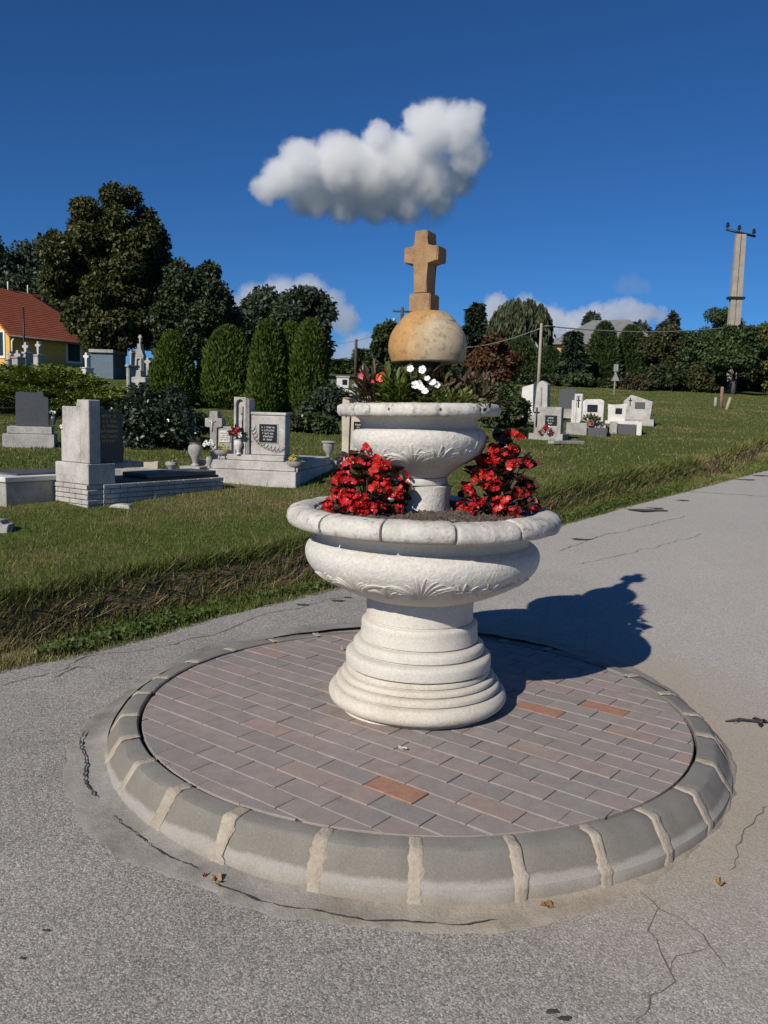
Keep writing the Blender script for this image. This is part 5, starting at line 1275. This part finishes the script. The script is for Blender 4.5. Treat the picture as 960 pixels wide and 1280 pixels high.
prism('stone', [(-9 * k, -.05), (9 * k, -.05), (7.5 * k, zt - 4 * k), (2 * k, zt), (-1 * k, zt), (-6 * k, zt - 4 * k)], 0, .22, M_gst, R2, 'y', .01); box('rib', -1.2 * k, 1.2 * k, -.03, 0, 0, zt - 8 * k, M_gst2, R2); box('base', -13 * k, 13 * k, -.1, .4, -.08, .15, M_gst2, R2)
R3 = thing('headstone', 'white slanted headstone left of the pointed grey stone', 'grave', base_at(657, 18), YAW); k = px_m(18); zt = at(657, 481, 18).z - R3.location.z; prism('stone', [(-8 * k, -.05), (9 * k, -.05), (8 * k, zt + .02), (-6 * k, zt - 3 * k)], 0, .16, M_white, R3, 'y', .008); box('base', -12 * k, 12 * k, -.1, .4, -.08, .15, M_white, R3)
R4 = thing('headstone', 'broad dark grey slab headstone left of the white pillar monument', 'grave', base_at(709, 19), math.radians(-10)); k = px_m(19); zt = at(709, 486, 19).z - R4.location.z; prism('stone', [(-11 * k, -.05), (10 * k, -.05), (10 * k, zt), (2 * k, zt + .01), (-9 * k, zt - 1 * k), (-11 * k, zt - 3 * k)], 0, .12, M_mgran, R4, 'y', .006); box('base', -13 * k, 13 * k, -.1, .3, -.08, .2, M_gst2, R4)
R5, k = grave('grave_monument', 'white monument with narrow pillar and dark plaque in the right group', 732, 540, math.radians(-16)); r_ = bx_(R5, 732, 540, k)
r_('pillar', 716, 726, 493, 532, .1, .16, M_white); r_('shoulder', 713, 715.9, 501, 532, .1, .16, M_white); prism('stele', [((x - 732) * k, (540 - z) * k) for x, z in [(726.2, 532), (726.2, 502), (730, 499.5), (748, 499), (752, 501), (752, 532)]], .12, .26, M_white, R5, 'y', .006)
r_('base', 708, 756, 531, 540, 0, .9, M_gst2); p_ = r_('plaque', 732, 744.5, 506, 515, .11, .009, M_black, .002); arch_frame('niche_frame', (717 - 732) * k, (725 - 732) * k, (540 - 530) * k, (540 - 494) * k, 1.6 * k, .08, .099, M_white, R5)
mb = MB(); mb.tube([((721 - 732) * k, .095, (540 - 510) * k), ((721 - 732) * k, .095, (540 - 497) * k)], .012, 5); mb.tube([((719 - 732) * k, .094, (540 - 501) * k), ((723 - 732) * k, .094, (540 - 501) * k)], .01, 5); mb.build('iron_cross', M_iron, R5)
posy(R5, (738 - 732) * k, .02, (540 - 531) * k, .18, ML['shrub'], 14, None, 200, .06); lathe('flower_pot', [(.06, 0), (.09, .1), (.08, .1)], plain('terracotta', (.40, .17, .09), .8), R5, 16, loc=((738 - 732) * k, -.02, (540 - 532) * k))
R6, k = grave('headstone', 'small white headstone with square dark plaque next to the white pillar monument', 768, 540, math.radians(-16)); r_ = bx_(R6, 768, 540, k)
prism('stele', [((x - 768) * k, (540 - z) * k) for x, z in [(759, 529), (758, 505.5), (766, 506.5), (781, 504.5), (780, 529)]], .12, .24, M_white, R6, 'y', .006); r_('base', 756, 796, 526, 530, 0.0, .9, M_white); p_ = r_('plaque', 767.5, 775.5, 510.5, 517.5, .108, .009, M_black, .002)
r_('kerb_block', 762, 771, 527, 543, -.25, .2, M_gst2); r_('kerb_block', 794, 800, 527, 541, -.25, .2, M_white); r_('slab', 771.5, 793.5, 531, 542, -.2, .9, M_mgran)
R7, k = grave('headstone', 'leaning grey pentagonal headstone at the right end of the graves', 796, 531, math.radians(-20)); prism('stone', [((x - 796) * k, (531 - z) * k) for x, z in [(779, 531), (778, 502), (787, 494), (813, 502), (810, 531)]], .1, .24, M_gst, R7, 'y', .006); r_ = bx_(R7, 796, 531, k); p_ = r_('plaque', 792, 804, 503, 511, .088, .009, M_mgran, .002); r_('base', 776, 816, 524, 531, -.1, .9, M_gst2)
mb = MB(); mb.tube([((786 - 796) * k, .092, (531 - 508) * k), ((786 - 796) * k, .092, (531 - 498) * k)], .01, 5); mb.tube([((784 - 796) * k, .09, (531 - 501) * k), ((788 - 796) * k, .09, (531 - 501) * k)], .009, 5); mb.build('iron_cross', M_iron, R7)
R8, k = grave('grave_slab', 'low dark slab with pale kerb in front of the white pillar monument', 735, 545, math.radians(-16)); r_ = bx_(R8, 735, 545, k); r_('kerb_wall', 708, 733, 529, 545, 0, .3, M_gst2); r_('slab', 733.3, 757, 535, 545, .05, .8, M_mgran)
o = box('timber_beam', -.35, .35, -.06, .06, 0, .05, M_gst2, None, .006); o.location = G(708, 555); o.rotation_euler = (0, 0, math.radians(35)); tag(o, 'short grey beam lying in grass below the dark plaque headstone', 'beam')
# far left crosses by the yellow house
def far_cross(label, px, yt, Y, hpx, wpx, mat, ped=True, yaw=-.3):
    b_ = base_at(px, Y); k = px_m(Y); zt = at(px, yt, Y).z - b_.z; t = thing('stone_cross', label, 'grave', b_, yaw, 'old crosses near the yellow house'); w = wpx * k / 2; a = w * .32; zc = zt - hpx * k
    prism('cross', [(-a, zc), (-a, zt - w * 1.5), (-w, zt - w * 1.5), (-w, zt - w * .85), (-a, zt - w * .85), (-a, zt), (a, zt), (a, zt - w * .85), (w, zt - w * .85), (w, zt - w * 1.5), (a, zt - w * 1.5), (a, zc)], -.08, .08, mat, t, 'y', .01)
    if zc > .1:
        box('pedestal', -w * .9, w * .9, -.2, .2, -.05, zc * .93, mat, t, .02); box('pedestal_cap', -w * 1.05, w * 1.05, -.23, .23, zc * .932, zc, mat, t, .01)
    return t
far_cross('old stone cross left of the window of the yellow house', 50.5, 427, 30, 16, 8, M_gst); far_cross('old grey cross on pedestal before the shaded yellow wall', 35, 428, 29, 12, 9, M_gst); far_cross('short pale cross by the yellow house corner', 25, 438, 28, 8, 10, M_gst2); far_cross('old cross at the left wall of the yellow house', 15, 439, 28, 10, 7, M_gst2)
far_cross('small white figure-like cross beside the blue-grey shed', 110, 441, 27, 18, 8, M_white); far_cross('weathered stone cross directly above the rose bush', 176, 463, 15.5, 26, 20, M_gst2); far_cross('slim cross right of the ornate gabled tomb', 187, 447, 18, 30, 9, M_gst2); far_cross('slim pinnacle left of the ornate gabled tomb', 166, 438, 19.5, 18, 5, M_gst2)
T_ = thing('ornate_tomb', 'ornate gabled stone tomb with a cross on top under the chestnut', 'grave', base_at(174, 20)); k = px_m(20); zt = at(174, 418, 20).z - T_.location.z
box('body', -5.5 * k, 5.5 * k, 0, .25, 0, zt - 27 * k, M_gst2, T_); prism('gable', [(-6 * k, zt - 26.8 * k), (6 * k, zt - 26.8 * k), (2.2 * k, zt - 16 * k), (2 * k, zt - 11 * k), (-2 * k, zt - 11 * k), (-2.2 * k, zt - 16 * k)], 0, .25, M_gst2, T_); mb = MB(); mb.tube([(0, .12, zt - 11 * k), (0, .12, zt)], .03, 6); mb.tube([(-2.3 * k, .12, zt - 3 * k), (2.3 * k, .12, zt - 3 * k)], .028, 6); mb.build('cross', M_gst, T_); arch_frame('niche_frame', -3.5 * k, 3.5 * k, zt - 45 * k, zt - 28 * k, 1.1 * k, -.04, 0, M_gst, T_)
S_ = thing('shed', 'blue-grey shed in the shade under the chestnut tree', 'shed', base_at(128, 31)); k = px_m(31); zt = at(128, 441, 31).z - S_.location.z; box('wall', -14 * k, 14 * k, 0, 1.5, 0, zt, plain('blue_grey_paint', (.09, .13, .17), .7), S_, .01); box('roof', -15 * k, 15 * k, -.1, 1.6, zt + .002, zt + .12, M_gst2, S_)

# ------------------------------------------------------------------ houses
M_yel = plain('yellow_render', (.62, .38, .09), .9, 0, .08, 3); M_wtrim = plain('white_trim', (.66, .64, .60), .8, 0, .05); M_glass = plain('window_glass', (.02, .024, .03), .12, 0, .1)
def roof_material():
    m, nt, b = newmat('red_roof_tiles'); c = coord(nt); wv = N(nt, 'ShaderNodeTexWave'); wv.bands_direction = 'Z'; L(nt, c, wv.inputs[0]); wv.inputs['Scale'].default_value = 2.6; n = noise(nt, c, 3, 5, .7)
    L(nt, mix(nt, .35, ramp(nt, n, [(.25, (.26, .055, .02)), (.75, (.42, .105, .04))]), wv.outputs[0], 'MULTIPLY'), b.inputs[0]); b.inputs['Roughness'].default_value = .85; bump(nt, b, wv.outputs[0], .5, .05); return m
M_roof = roof_material(); M_groof = plain('grey_slate_roof', (.17, .17, .17), .8, 0, .2, 2)
def yellow_house():
    Y = 47; b_ = base_at(14, Y); k = px_m(Y); t = thing('yellow_house', 'yellow house with red tiled roof at the left edge', 'house', b_, math.radians(-27)); ze = at(14, 418, Y).z - b_.z; W, Ln = 5.4, 7.2; rise = 2.55
    # near corner at origin; gable wall runs to -x, long wall runs to +y
    prism('gable_wall', [(-W, -.3), (0, -.3), (0, ze), (-W / 2, ze + rise), (-W, ze)], 0, .25, M_yel, t); box('long_wall', -.25, 0, .252, Ln, -.3, ze, M_yel, t, .01); box('back_wall', -W, -.252, Ln - .25, Ln - .002, -.3, ze, M_yel, t, .01); box('far_wall', -W, -W + .25, .252, Ln - .252, -.3, ze, M_yel, t, .01)
    rf = prism('roof', [(.42, ze - .22), (.42, ze - .06), (-W / 2, ze + rise + .28), (-W - .42, ze - .06), (-W - .42, ze - .22), (-W / 2, ze + rise + .1)], -.35, Ln + .35, M_roof, t); rf.location.z = .02
    mb = MB(); mb.tube([(.42, -.35, ze - .1), (.42, Ln + .35, ze - .1)], .06, 6); mb.build('gutter', M_groof, t); mb = MB(); mb.tube([(.08, .1, 0), (.08, .1, ze - .35), (.38, .1, ze - .12)], .05, 6); mb.build('downpipe', M_wtrim, t)
    for (x0, x1, z0, z1) in [(-W / 2 + .55, -W / 2 + 1.35, .65, 1.95), (-1.15, -.45, .6, 1.9)]:
        w_ = box('window', x0, x1, -.03, .05, z0, z1, M_glass, t, .01); bm = bmesh.new()
        for q in [(x0 - .13, x0, z0 - .13, z1 + .13), (x1, x1 + .13, z0 - .13, z1 + .13), (x0, x1, z1, z1 + .13), (x0, x1, z0 - .13, z0)]: add_box(bm, q[0] + .001, q[1] - .001, -.06, -.005, q[2], q[3])
        bmobj('frame', bm, M_wtrim, w_)
    w_ = box('window', -.05, .03, 4.05, 5.0, .6, 1.75, M_glass, t, .01); bm = bmesh.new()
    for q in [(3.9, 4.05, .45, 1.9), (5.0, 5.15, .45, 1.9), (4.05, 5.0, 1.75, 1.9), (4.05, 5.0, .45, .6)]: add_box(bm, .004, .06, q[0] + .001, q[1] - .001, q[2], q[3])
    bmobj('frame', bm, M_wtrim, w_)
    s_ = box('roof_panel', -W / 2 - .1, -W / 2 + .75, 2.1, 3.6, 0, .06, M_black, t, .005); s_.location = (0, 0, ze + rise + .55); s_.rotation_euler = (0, math.radians(12), 0)
    for yy in (2.15, 3.55): mb = MB(); mb.tube([(-W / 2, yy, ze + rise + .1), (-W / 2, yy, ze + rise + .75)], .035, 5); mb.build('panel_post', M_wtrim, t)
yellow_house()
def pole_simple(name, label, px, yt, Y, r0, r1, mat, lean=0.0, arm=None, cat='utility pole'):
    b_ = base_at(px, Y); k = px_m(Y); t = thing(name, label, cat, b_); zt = at(px, yt, Y).z - b_.z
    mb = MB(); mb.tube([(0, 0, -.2), (lean * .5, 0, zt * .5), (lean, 0, zt)], [r0, (r0 + r1) / 2, r1], 8); mb.build('pole', mat, t); return t, zt, k
M_conc = stone_mat('pole_concrete', (.36, .32, .27), (.25, .22, .18), (.40, .36, .31), 3, .5, .9, .2, 30); M_wood = plain('pole_wood', (.06, .05, .042), .9, 0, .3, 4)
pole_simple('flag_pole', 'thin dark mast rising before the red tiled roof', 32, 384, 32, .05, .035, M_iron, cat='mast')
def peach_house():
    Y = 72; b_ = base_at(690, Y); k = px_m(Y); t = thing('peach_house', 'peach house with grey hipped roof behind the hedge conifers', 'house', b_, math.radians(-24)); ze = at(690, 428, Y).z - b_.z; W, Ln, rise = 7.8, 7.0, 2.2
    box('wall', 0, W, 0, Ln, -.3, ze, plain('peach_render', (.62, .33, .17), .9, 0, .06, 2), t, .01)
    o = .45; V = [(-o, -o, ze), (W + o, -o, ze), (W + o, Ln + o, ze), (-o, Ln + o, ze), (W * .3, Ln / 2, ze + rise), (W * .7, Ln / 2, ze + rise)]; V2 = [(x, y, z - .18) for x, y, z in V[:4]]
    pymesh('roof', V + V2, [(0, 1, 5, 4), (1, 2, 5), (2, 3, 4, 5), (3, 0, 4), (6, 7, 1, 0), (7, 8, 2, 1), (8, 9, 3, 2), (9, 6, 0, 3), (9, 8, 7, 6)], M_groof, t)
    for x0 in (.9, 3.2, 5.5):
        w_ = box('window', x0, x0 + .95, -.03, .05, ze - 2.0, ze - .7, M_glass, t, .01); bm = bmesh.new(); add_box(bm, x0 - .1, x0, -.05, -.004, ze - 2.1, ze - .6); add_box(bm, x0 + .95, x0 + 1.05, -.05, -.004, ze - 2.1, ze - .6); add_box(bm, x0, x0 + .95, -.05, -.005, ze - .7, ze - .6); bmobj('frame', bm, M_wtrim, w_)
    w_ = box('window', -.03, .05, 2.6, 3.6, ze - 2.0, ze - .7, M_glass, t, .01)
peach_house()
# ------------------------------------------------------------------ poles, wires, sign
t, zt, k = pole_simple('street_pole', 'thin pale concrete pole carrying wires right of the willow', 671, 404, 34, .075, .05, M_conc); mb = MB(); mb.tube([(-.1, 0, zt - .15), (.55, 0, zt - .12)], .035, 5); mb.build('crossarm', M_iron, t); P1 = t.location + Vector((0.2, 0, zt - .1))
def double_pole():
    Y = 44; b_ = base_at(908, Y); k = px_m(Y); t = thing('utility_pole', 'tall double concrete utility pole with insulators standing on the lawn crest', 'utility pole', b_); zt = at(926, 293, Y).z - b_.z; ln = at(926, 293, Y).x - b_.x
    for dx in (-.17, .17):
        bm = bmesh.new(); A0, A1 = .16, .11; V = [(dx - A0, -A0, -.3), (dx + A0, -A0, -.3), (dx + A0, A0, -.3), (dx - A0, A0, -.3), (dx * .8 + ln - A1, -A1, zt), (dx * .8 + ln + A1, -A1, zt), (dx * .8 + ln + A1, A1, zt), (dx * .8 + ln - A1, A1, zt)]
        pymesh('post', V, [(0, 1, 5, 4), (1, 2, 6, 5), (2, 3, 7, 6), (3, 0, 4, 7), (4, 5, 6, 7)], M_conc, t)
    for f in (.60, .30): box('clamp', ln * f - .42, ln * f + .42, -.2, .2, zt * f - .06, zt * f + .06, M_iron, t, .01)
    mb = MB(); mb.tube([(ln - .75, 0, zt + .22), (ln + .75, 0, zt - .08)], .06, 6); mb.build('crossarm', M_iron, t)
    for dx, dz in ((-.70, .22), (-.1, .10), (.66, -.06)): lathe('insulator', [(.03, 0), (.03, .12), (.09, .14), (.10, .2), (.06, .26), (.08, .3), (.05, .36)], M_iron, t, 12, loc=(ln + dx, 0, zt + dz))
    return t.location + Vector((ln, 0, zt * .42))
P2 = double_pole()
b_ = base_at(497, 52); t = thing('utility_pole', 'dark wooden pole with two crossarms behind the ball', 'utility pole', b_); zt = at(501, 384, 52).z - b_.z
mb = MB(); mb.tube([(0, 0, -.2), (.1, 0, zt)], [.13, .09], 8); mb.build('pole', M_wood, t); k = px_m(52)
for dz in (.25, 1.05): mb = MB(); mb.tube([(.1 - .6, 0, zt - dz), (.1 + .6, 0, zt - dz)], .06, 6); mb.build('crossarm', M_wood, t)
for dx in (-.5, .5): lathe('insulator', [(.03, 0), (.06, .1), (.06, .2), (.03, .24)], M_white, t, 10, loc=(.1 + dx, 0, zt - .9))
P3 = b_ + Vector((.1, 0, zt - .3))
t, zt, k = pole_simple('utility_pole', 'plain dark wooden pole above the white chapel tomb', 443, 424, 50, .10, .08, M_wood); P4 = t.location + Vector((0, 0, zt - .1))
t, zt, k = pole_simple('grey_post', 'pale post standing at the right foot of the thuja trio', 404, 462, 20, .05, .04, M_conc, cat='post')
M_wire = plain('wire', (.22, .22, .21), .6)
def wire(label, a, b, sag, r=.018):
    pts = [a.lerp(b, t) - Vector((0, 0, sag * 4 * t * (1 - t))) for t in np.linspace(0, 1, 14)]; mb = MB(); mb.tube(pts, r, 4); tag(mb.build('overhead_wire', M_wire, None), label, 'wire', 'overhead wires')
wire('sagging cable from the thin pale pole to the double pole', P1, P2, .25, .028)
wire('cable running left from the thin pale pole behind the ball', P1, at(560, 434, 52), .3, .026)
wire('thin wire at the plain dark pole going left', P4, at(300, 430, 50), .25, .02); wire('lower thin wire at the plain dark pole going left', P4 - Vector((0, 0, .9)), at(300, 446, 50), .25, .02)
wire('thin wire between the plain dark pole and the crossarm pole', P4, P3, .3, .02)
t, zt, k = pole_simple('road_sign', 'triangular warning sign seen from behind on grey post by the hedge', 766, 456, 33, .035, .035, M_conc, cat='sign'); prism('sign_plate', [(-.16, zt - .62), (.16, zt - .62), (0, zt - .28)], -.06, -.04, plain('sign_back', (.30, .31, .32), .5, .4), t); box('upper_plate', -.09, .09, -.06, -.04, zt - .26, zt + .02, MATS['sign_back'], t, .004)
for i, (px, yt, yb) in enumerate([(894, 497, 508), (901, 484, 510), (907, 497, 512)]):
    g = G(px, yb); k = px_m(g.y); t = thing('stake', ['short pale stake left of the young tree', 'reddish stake supporting the dark tree by the double pole', 'pale slanting stake right of the reddish one'][i], 'stake', g); mb = MB(); mb.tube([(0, 0, -.1), ((.12 if i == 2 else 0), 0, (yb - yt) * k)], .05, 6); mb.build('stake_post', plain('reddish_wood', (.22, .12, .09), .9) if i == 1 else M_conc, t)

# ------------------------------------------------------------------ litter on the road
M_dry = plain('dry_leaf', (.19, .10, .04), .8, 0, .4, 30); M_twig = plain('dry_twig', (.05, .038, .03), .9, 0, .3)
def litter(name, label, px, py, r, mat, seed, cat, rise=.012):
    g = G(px, py); rnd = random.Random(seed); V = [(0, 0, rise)]; n = 11
    for q in range(n): a = 2 * PI * q / n; rr = r * rnd.uniform(.55, 1.1); V.append((rr * math.cos(a) * 1.5, rr * math.sin(a), rise * rnd.uniform(.1, 1.6) + .009))
    o = pymesh(name, V, [(0, 1 + q, 1 + (q + 1) % n) for q in range(n)], mat, None, False, (g.x, g.y, g.z)); o.rotation_euler = (0, 0, rnd.uniform(0, 3)); return tag(o, label, cat)
o = litter('dry_leaf', 'curled brown leaf lying in the gutter in front of the kerb', 683, 1138, .014, M_dry, 1, 'leaf'); litter('dry_leaf', 'yellowish dry leaf on the dusty asphalt right of the island', 899, 1109, .014, plain('yellow_dry_leaf', (.33, .19, .06), .8, 0, .3, 30), 2, 'leaf'); litter('dry_leaf', 'thin tan leaf stalk curled on the cement left of the front kerb', 270, 1106, .016, plain('tan_leaf', (.30, .20, .11), .8, 0, .3, 30), 3, 'leaf', .016); litter('red_petal', 'single red petal fallen on the cement apron', 255, 1100, .007, plain('fallen_petal', (.40, .03, .03), .6), 4, 'petal')
litter('pebble', 'small white pebble on pavers left of the pedestal', 427, 820, .006, M_white, 5, 'pebble', .014).location.z = ZB - .004; litter('pebble', 'pale flat pebble on pavers near the orange brick', 502, 971, .013, M_white, 6, 'pebble', .008).location.z = ZB - .006
g = G(932, 906); t = thing('twig', 'dry dark twig lying on the road right of the island', 'twig', (g.x, g.y, g.z + .012), .3); mb = MB(); mb.tube([(-.08, .03, 0), (-.02, .012, .012), (.05, -.02, .008), (.09, -.012, .004)], [.003, .005, .004, .002], 5); mb.tube([(.05, -.02, .008), (.07, .03, .012)], [.003, .001], 5); mb.tube([(-.02, .012, .012), (-.07, -.005, .006)], [.003, .001], 5); mb.build('twig_stem', M_twig, t)
for i, (dx, dy) in enumerate(((.06, -.02), (.075, -.005), (.05, -.03))): o = meobj('dry_leaf_blade', round_leaf_mesh(.04, .022, i, M_twig), None, t, (dx, dy, .006)); o.rotation_euler = (.4, .1, i * 2)

# ------------------------------------------------------------------ clouds: closed puffy bodies filled with even scattering mist
def cloud_material(name, dens, puffs, k):
    """mist that thins out towards the ragged edge of a heap of puffs (object space)"""
    m = bpy.data.materials.new(name); m.use_nodes = True; nt = m.node_tree; nt.nodes.remove(nt.nodes['Principled BSDF'])
    c = coord(nt); n = N(nt, 'ShaderNodeTexNoise'); L(nt, c, n.inputs['Vector']); n.inputs['Scale'].default_value = 1 / (15 * k); n.inputs['Detail'].default_value = 6; n.inputs['Roughness'].default_value = .68
    off = N(nt, 'ShaderNodeVectorMath', operation='SUBTRACT'); L(nt, n.outputs['Color'], off.inputs[0]); off.inputs[1].default_value = (.5, .5, .5)
    sc_ = N(nt, 'ShaderNodeVectorMath', operation='SCALE'); L(nt, off.outputs[0], sc_.inputs[0]); sc_.inputs['Scale'].default_value = 30 * k
    ad = N(nt, 'ShaderNodeVectorMath', operation='ADD'); L(nt, c, ad.inputs[0]); L(nt, sc_.outputs[0], ad.inputs[1]); best = None
    for p, r in puffs:
        d = N(nt, 'ShaderNodeVectorMath', operation='DISTANCE'); L(nt, ad.outputs[0], d.inputs[0]); d.inputs[1].default_value = p
        v = math_(nt, 'DIVIDE', d.outputs['Value'], r); best = v if best is None else math_(nt, 'MINIMUM', best, v)
    den = maprange(nt, best, 1.0, .68, 0, dens)
    v = nt.nodes.new('ShaderNodeVolumePrincipled'); v.inputs['Color'].default_value = (1, 1, 1, 1); v.inputs['Anisotropy'].default_value = .2; L(nt, den, v.inputs['Density'])
    nt.links.new(v.outputs[0], nt.nodes['Material Output'].inputs['Volume']); return m
def cloud(label, puffs, Y, dens, seed, voxel=None, name='cloud'):
    """puffs: (px, py, radius_px, depth offset in px); the hull is a closed skin round the heap"""
    k = px_m(Y); c0 = at(puffs[0][0], puffs[0][1], Y); bm = bmesh.new(); pts = []
    for px, py, r, dz in puffs:
        p = at(px, py, Y) - c0; p.y += dz * k; pts.append((p, r * k * 1.12))
        res = bmesh.ops.create_icosphere(bm, subdivisions=3, radius=r * k * 1.12 + 8 * k)
        for v in res['verts']: v.co += p
    me = bpy.data.meshes.new(name); bm.to_mesh(me); bm.free(); o = bpy.data.objects.new(name, me); link(o); o.location = c0; me.materials.append(cloud_material('cloud_mist', dens / (k * 20), [(p[:], r) for p, r in pts], k))
    r = o.modifiers.new('remesh', 'REMESH'); r.mode = 'VOXEL'; r.voxel_size = 4 * k; r.use_smooth_shade = True
    return tag(o, label, 'cloud', 'clouds in the sky')
cloud('large bright cumulus cloud high above the cross', [(500, 200, 34, 10), (540, 166, 30, -18), (570, 168, 29, -18), (585, 195, 24, -5), (425, 205, 32, -10), (378, 205, 27, -8), (352, 222, 24, 0), (332, 236, 17, 0), (394, 236, 27, 30), (470, 236, 32, 32), (535, 215, 34, 25), (430, 243, 26, 34), (505, 246, 24, 36), (550, 238, 22, 36), (592, 146, 13, -15), (520, 156, 17, -18), (472, 176, 18, -14), (460, 212, 34, 5), (375, 240, 20, 40), (575, 215, 22, 30)], 1500, 1.8, 1)
cloud('white cloud bank behind the airy tree', [(350, 375, 28, 0), (320, 378, 24, 0), (385, 370, 26, 0), (410, 385, 24, 0), (300, 390, 20, 0), (370, 395, 32, 0), (430, 400, 20, 0)], 3000, .8, 2)
cloud('pale cloud low behind the plain dark pole', [(450, 440, 26, 0), (430, 450, 22, 0), (475, 440, 26, 0), (455, 460, 28, 0), (420, 462, 20, 0), (500, 450, 22, 0)], 4000, .5, 3)
cloud('white cloud right of the willow', [(620, 385, 18, 0), (635, 395, 18, 0), (690, 405, 22, 0), (705, 415, 20, 0), (665, 400, 22, 0), (655, 385, 16, 0), (680, 425, 20, 0), (610, 405, 18, 0)], 3000, 1.2, 4)
cloud('long white cloud above the grey roof', [(745, 395, 16, 0), (725, 402, 16, 0), (765, 392, 16, 0), (785, 388, 16, 0), (805, 392, 14, 0), (825, 395, 11, 0), (750, 408, 16, 0), (790, 402, 16, 0)], 3000, 1.2, 5)
cloud('tiny cloud above the right treeline', [(792, 355, 13, 0), (778, 356, 11, 0), (806, 357, 10, 0)], 2500, .2, 6)
cloud('small ragged cloud just under the big cumulus', [(540, 268, 17, 0), (522, 275, 13, 0), (557, 264, 13, 0)], 1600, .3, 7)
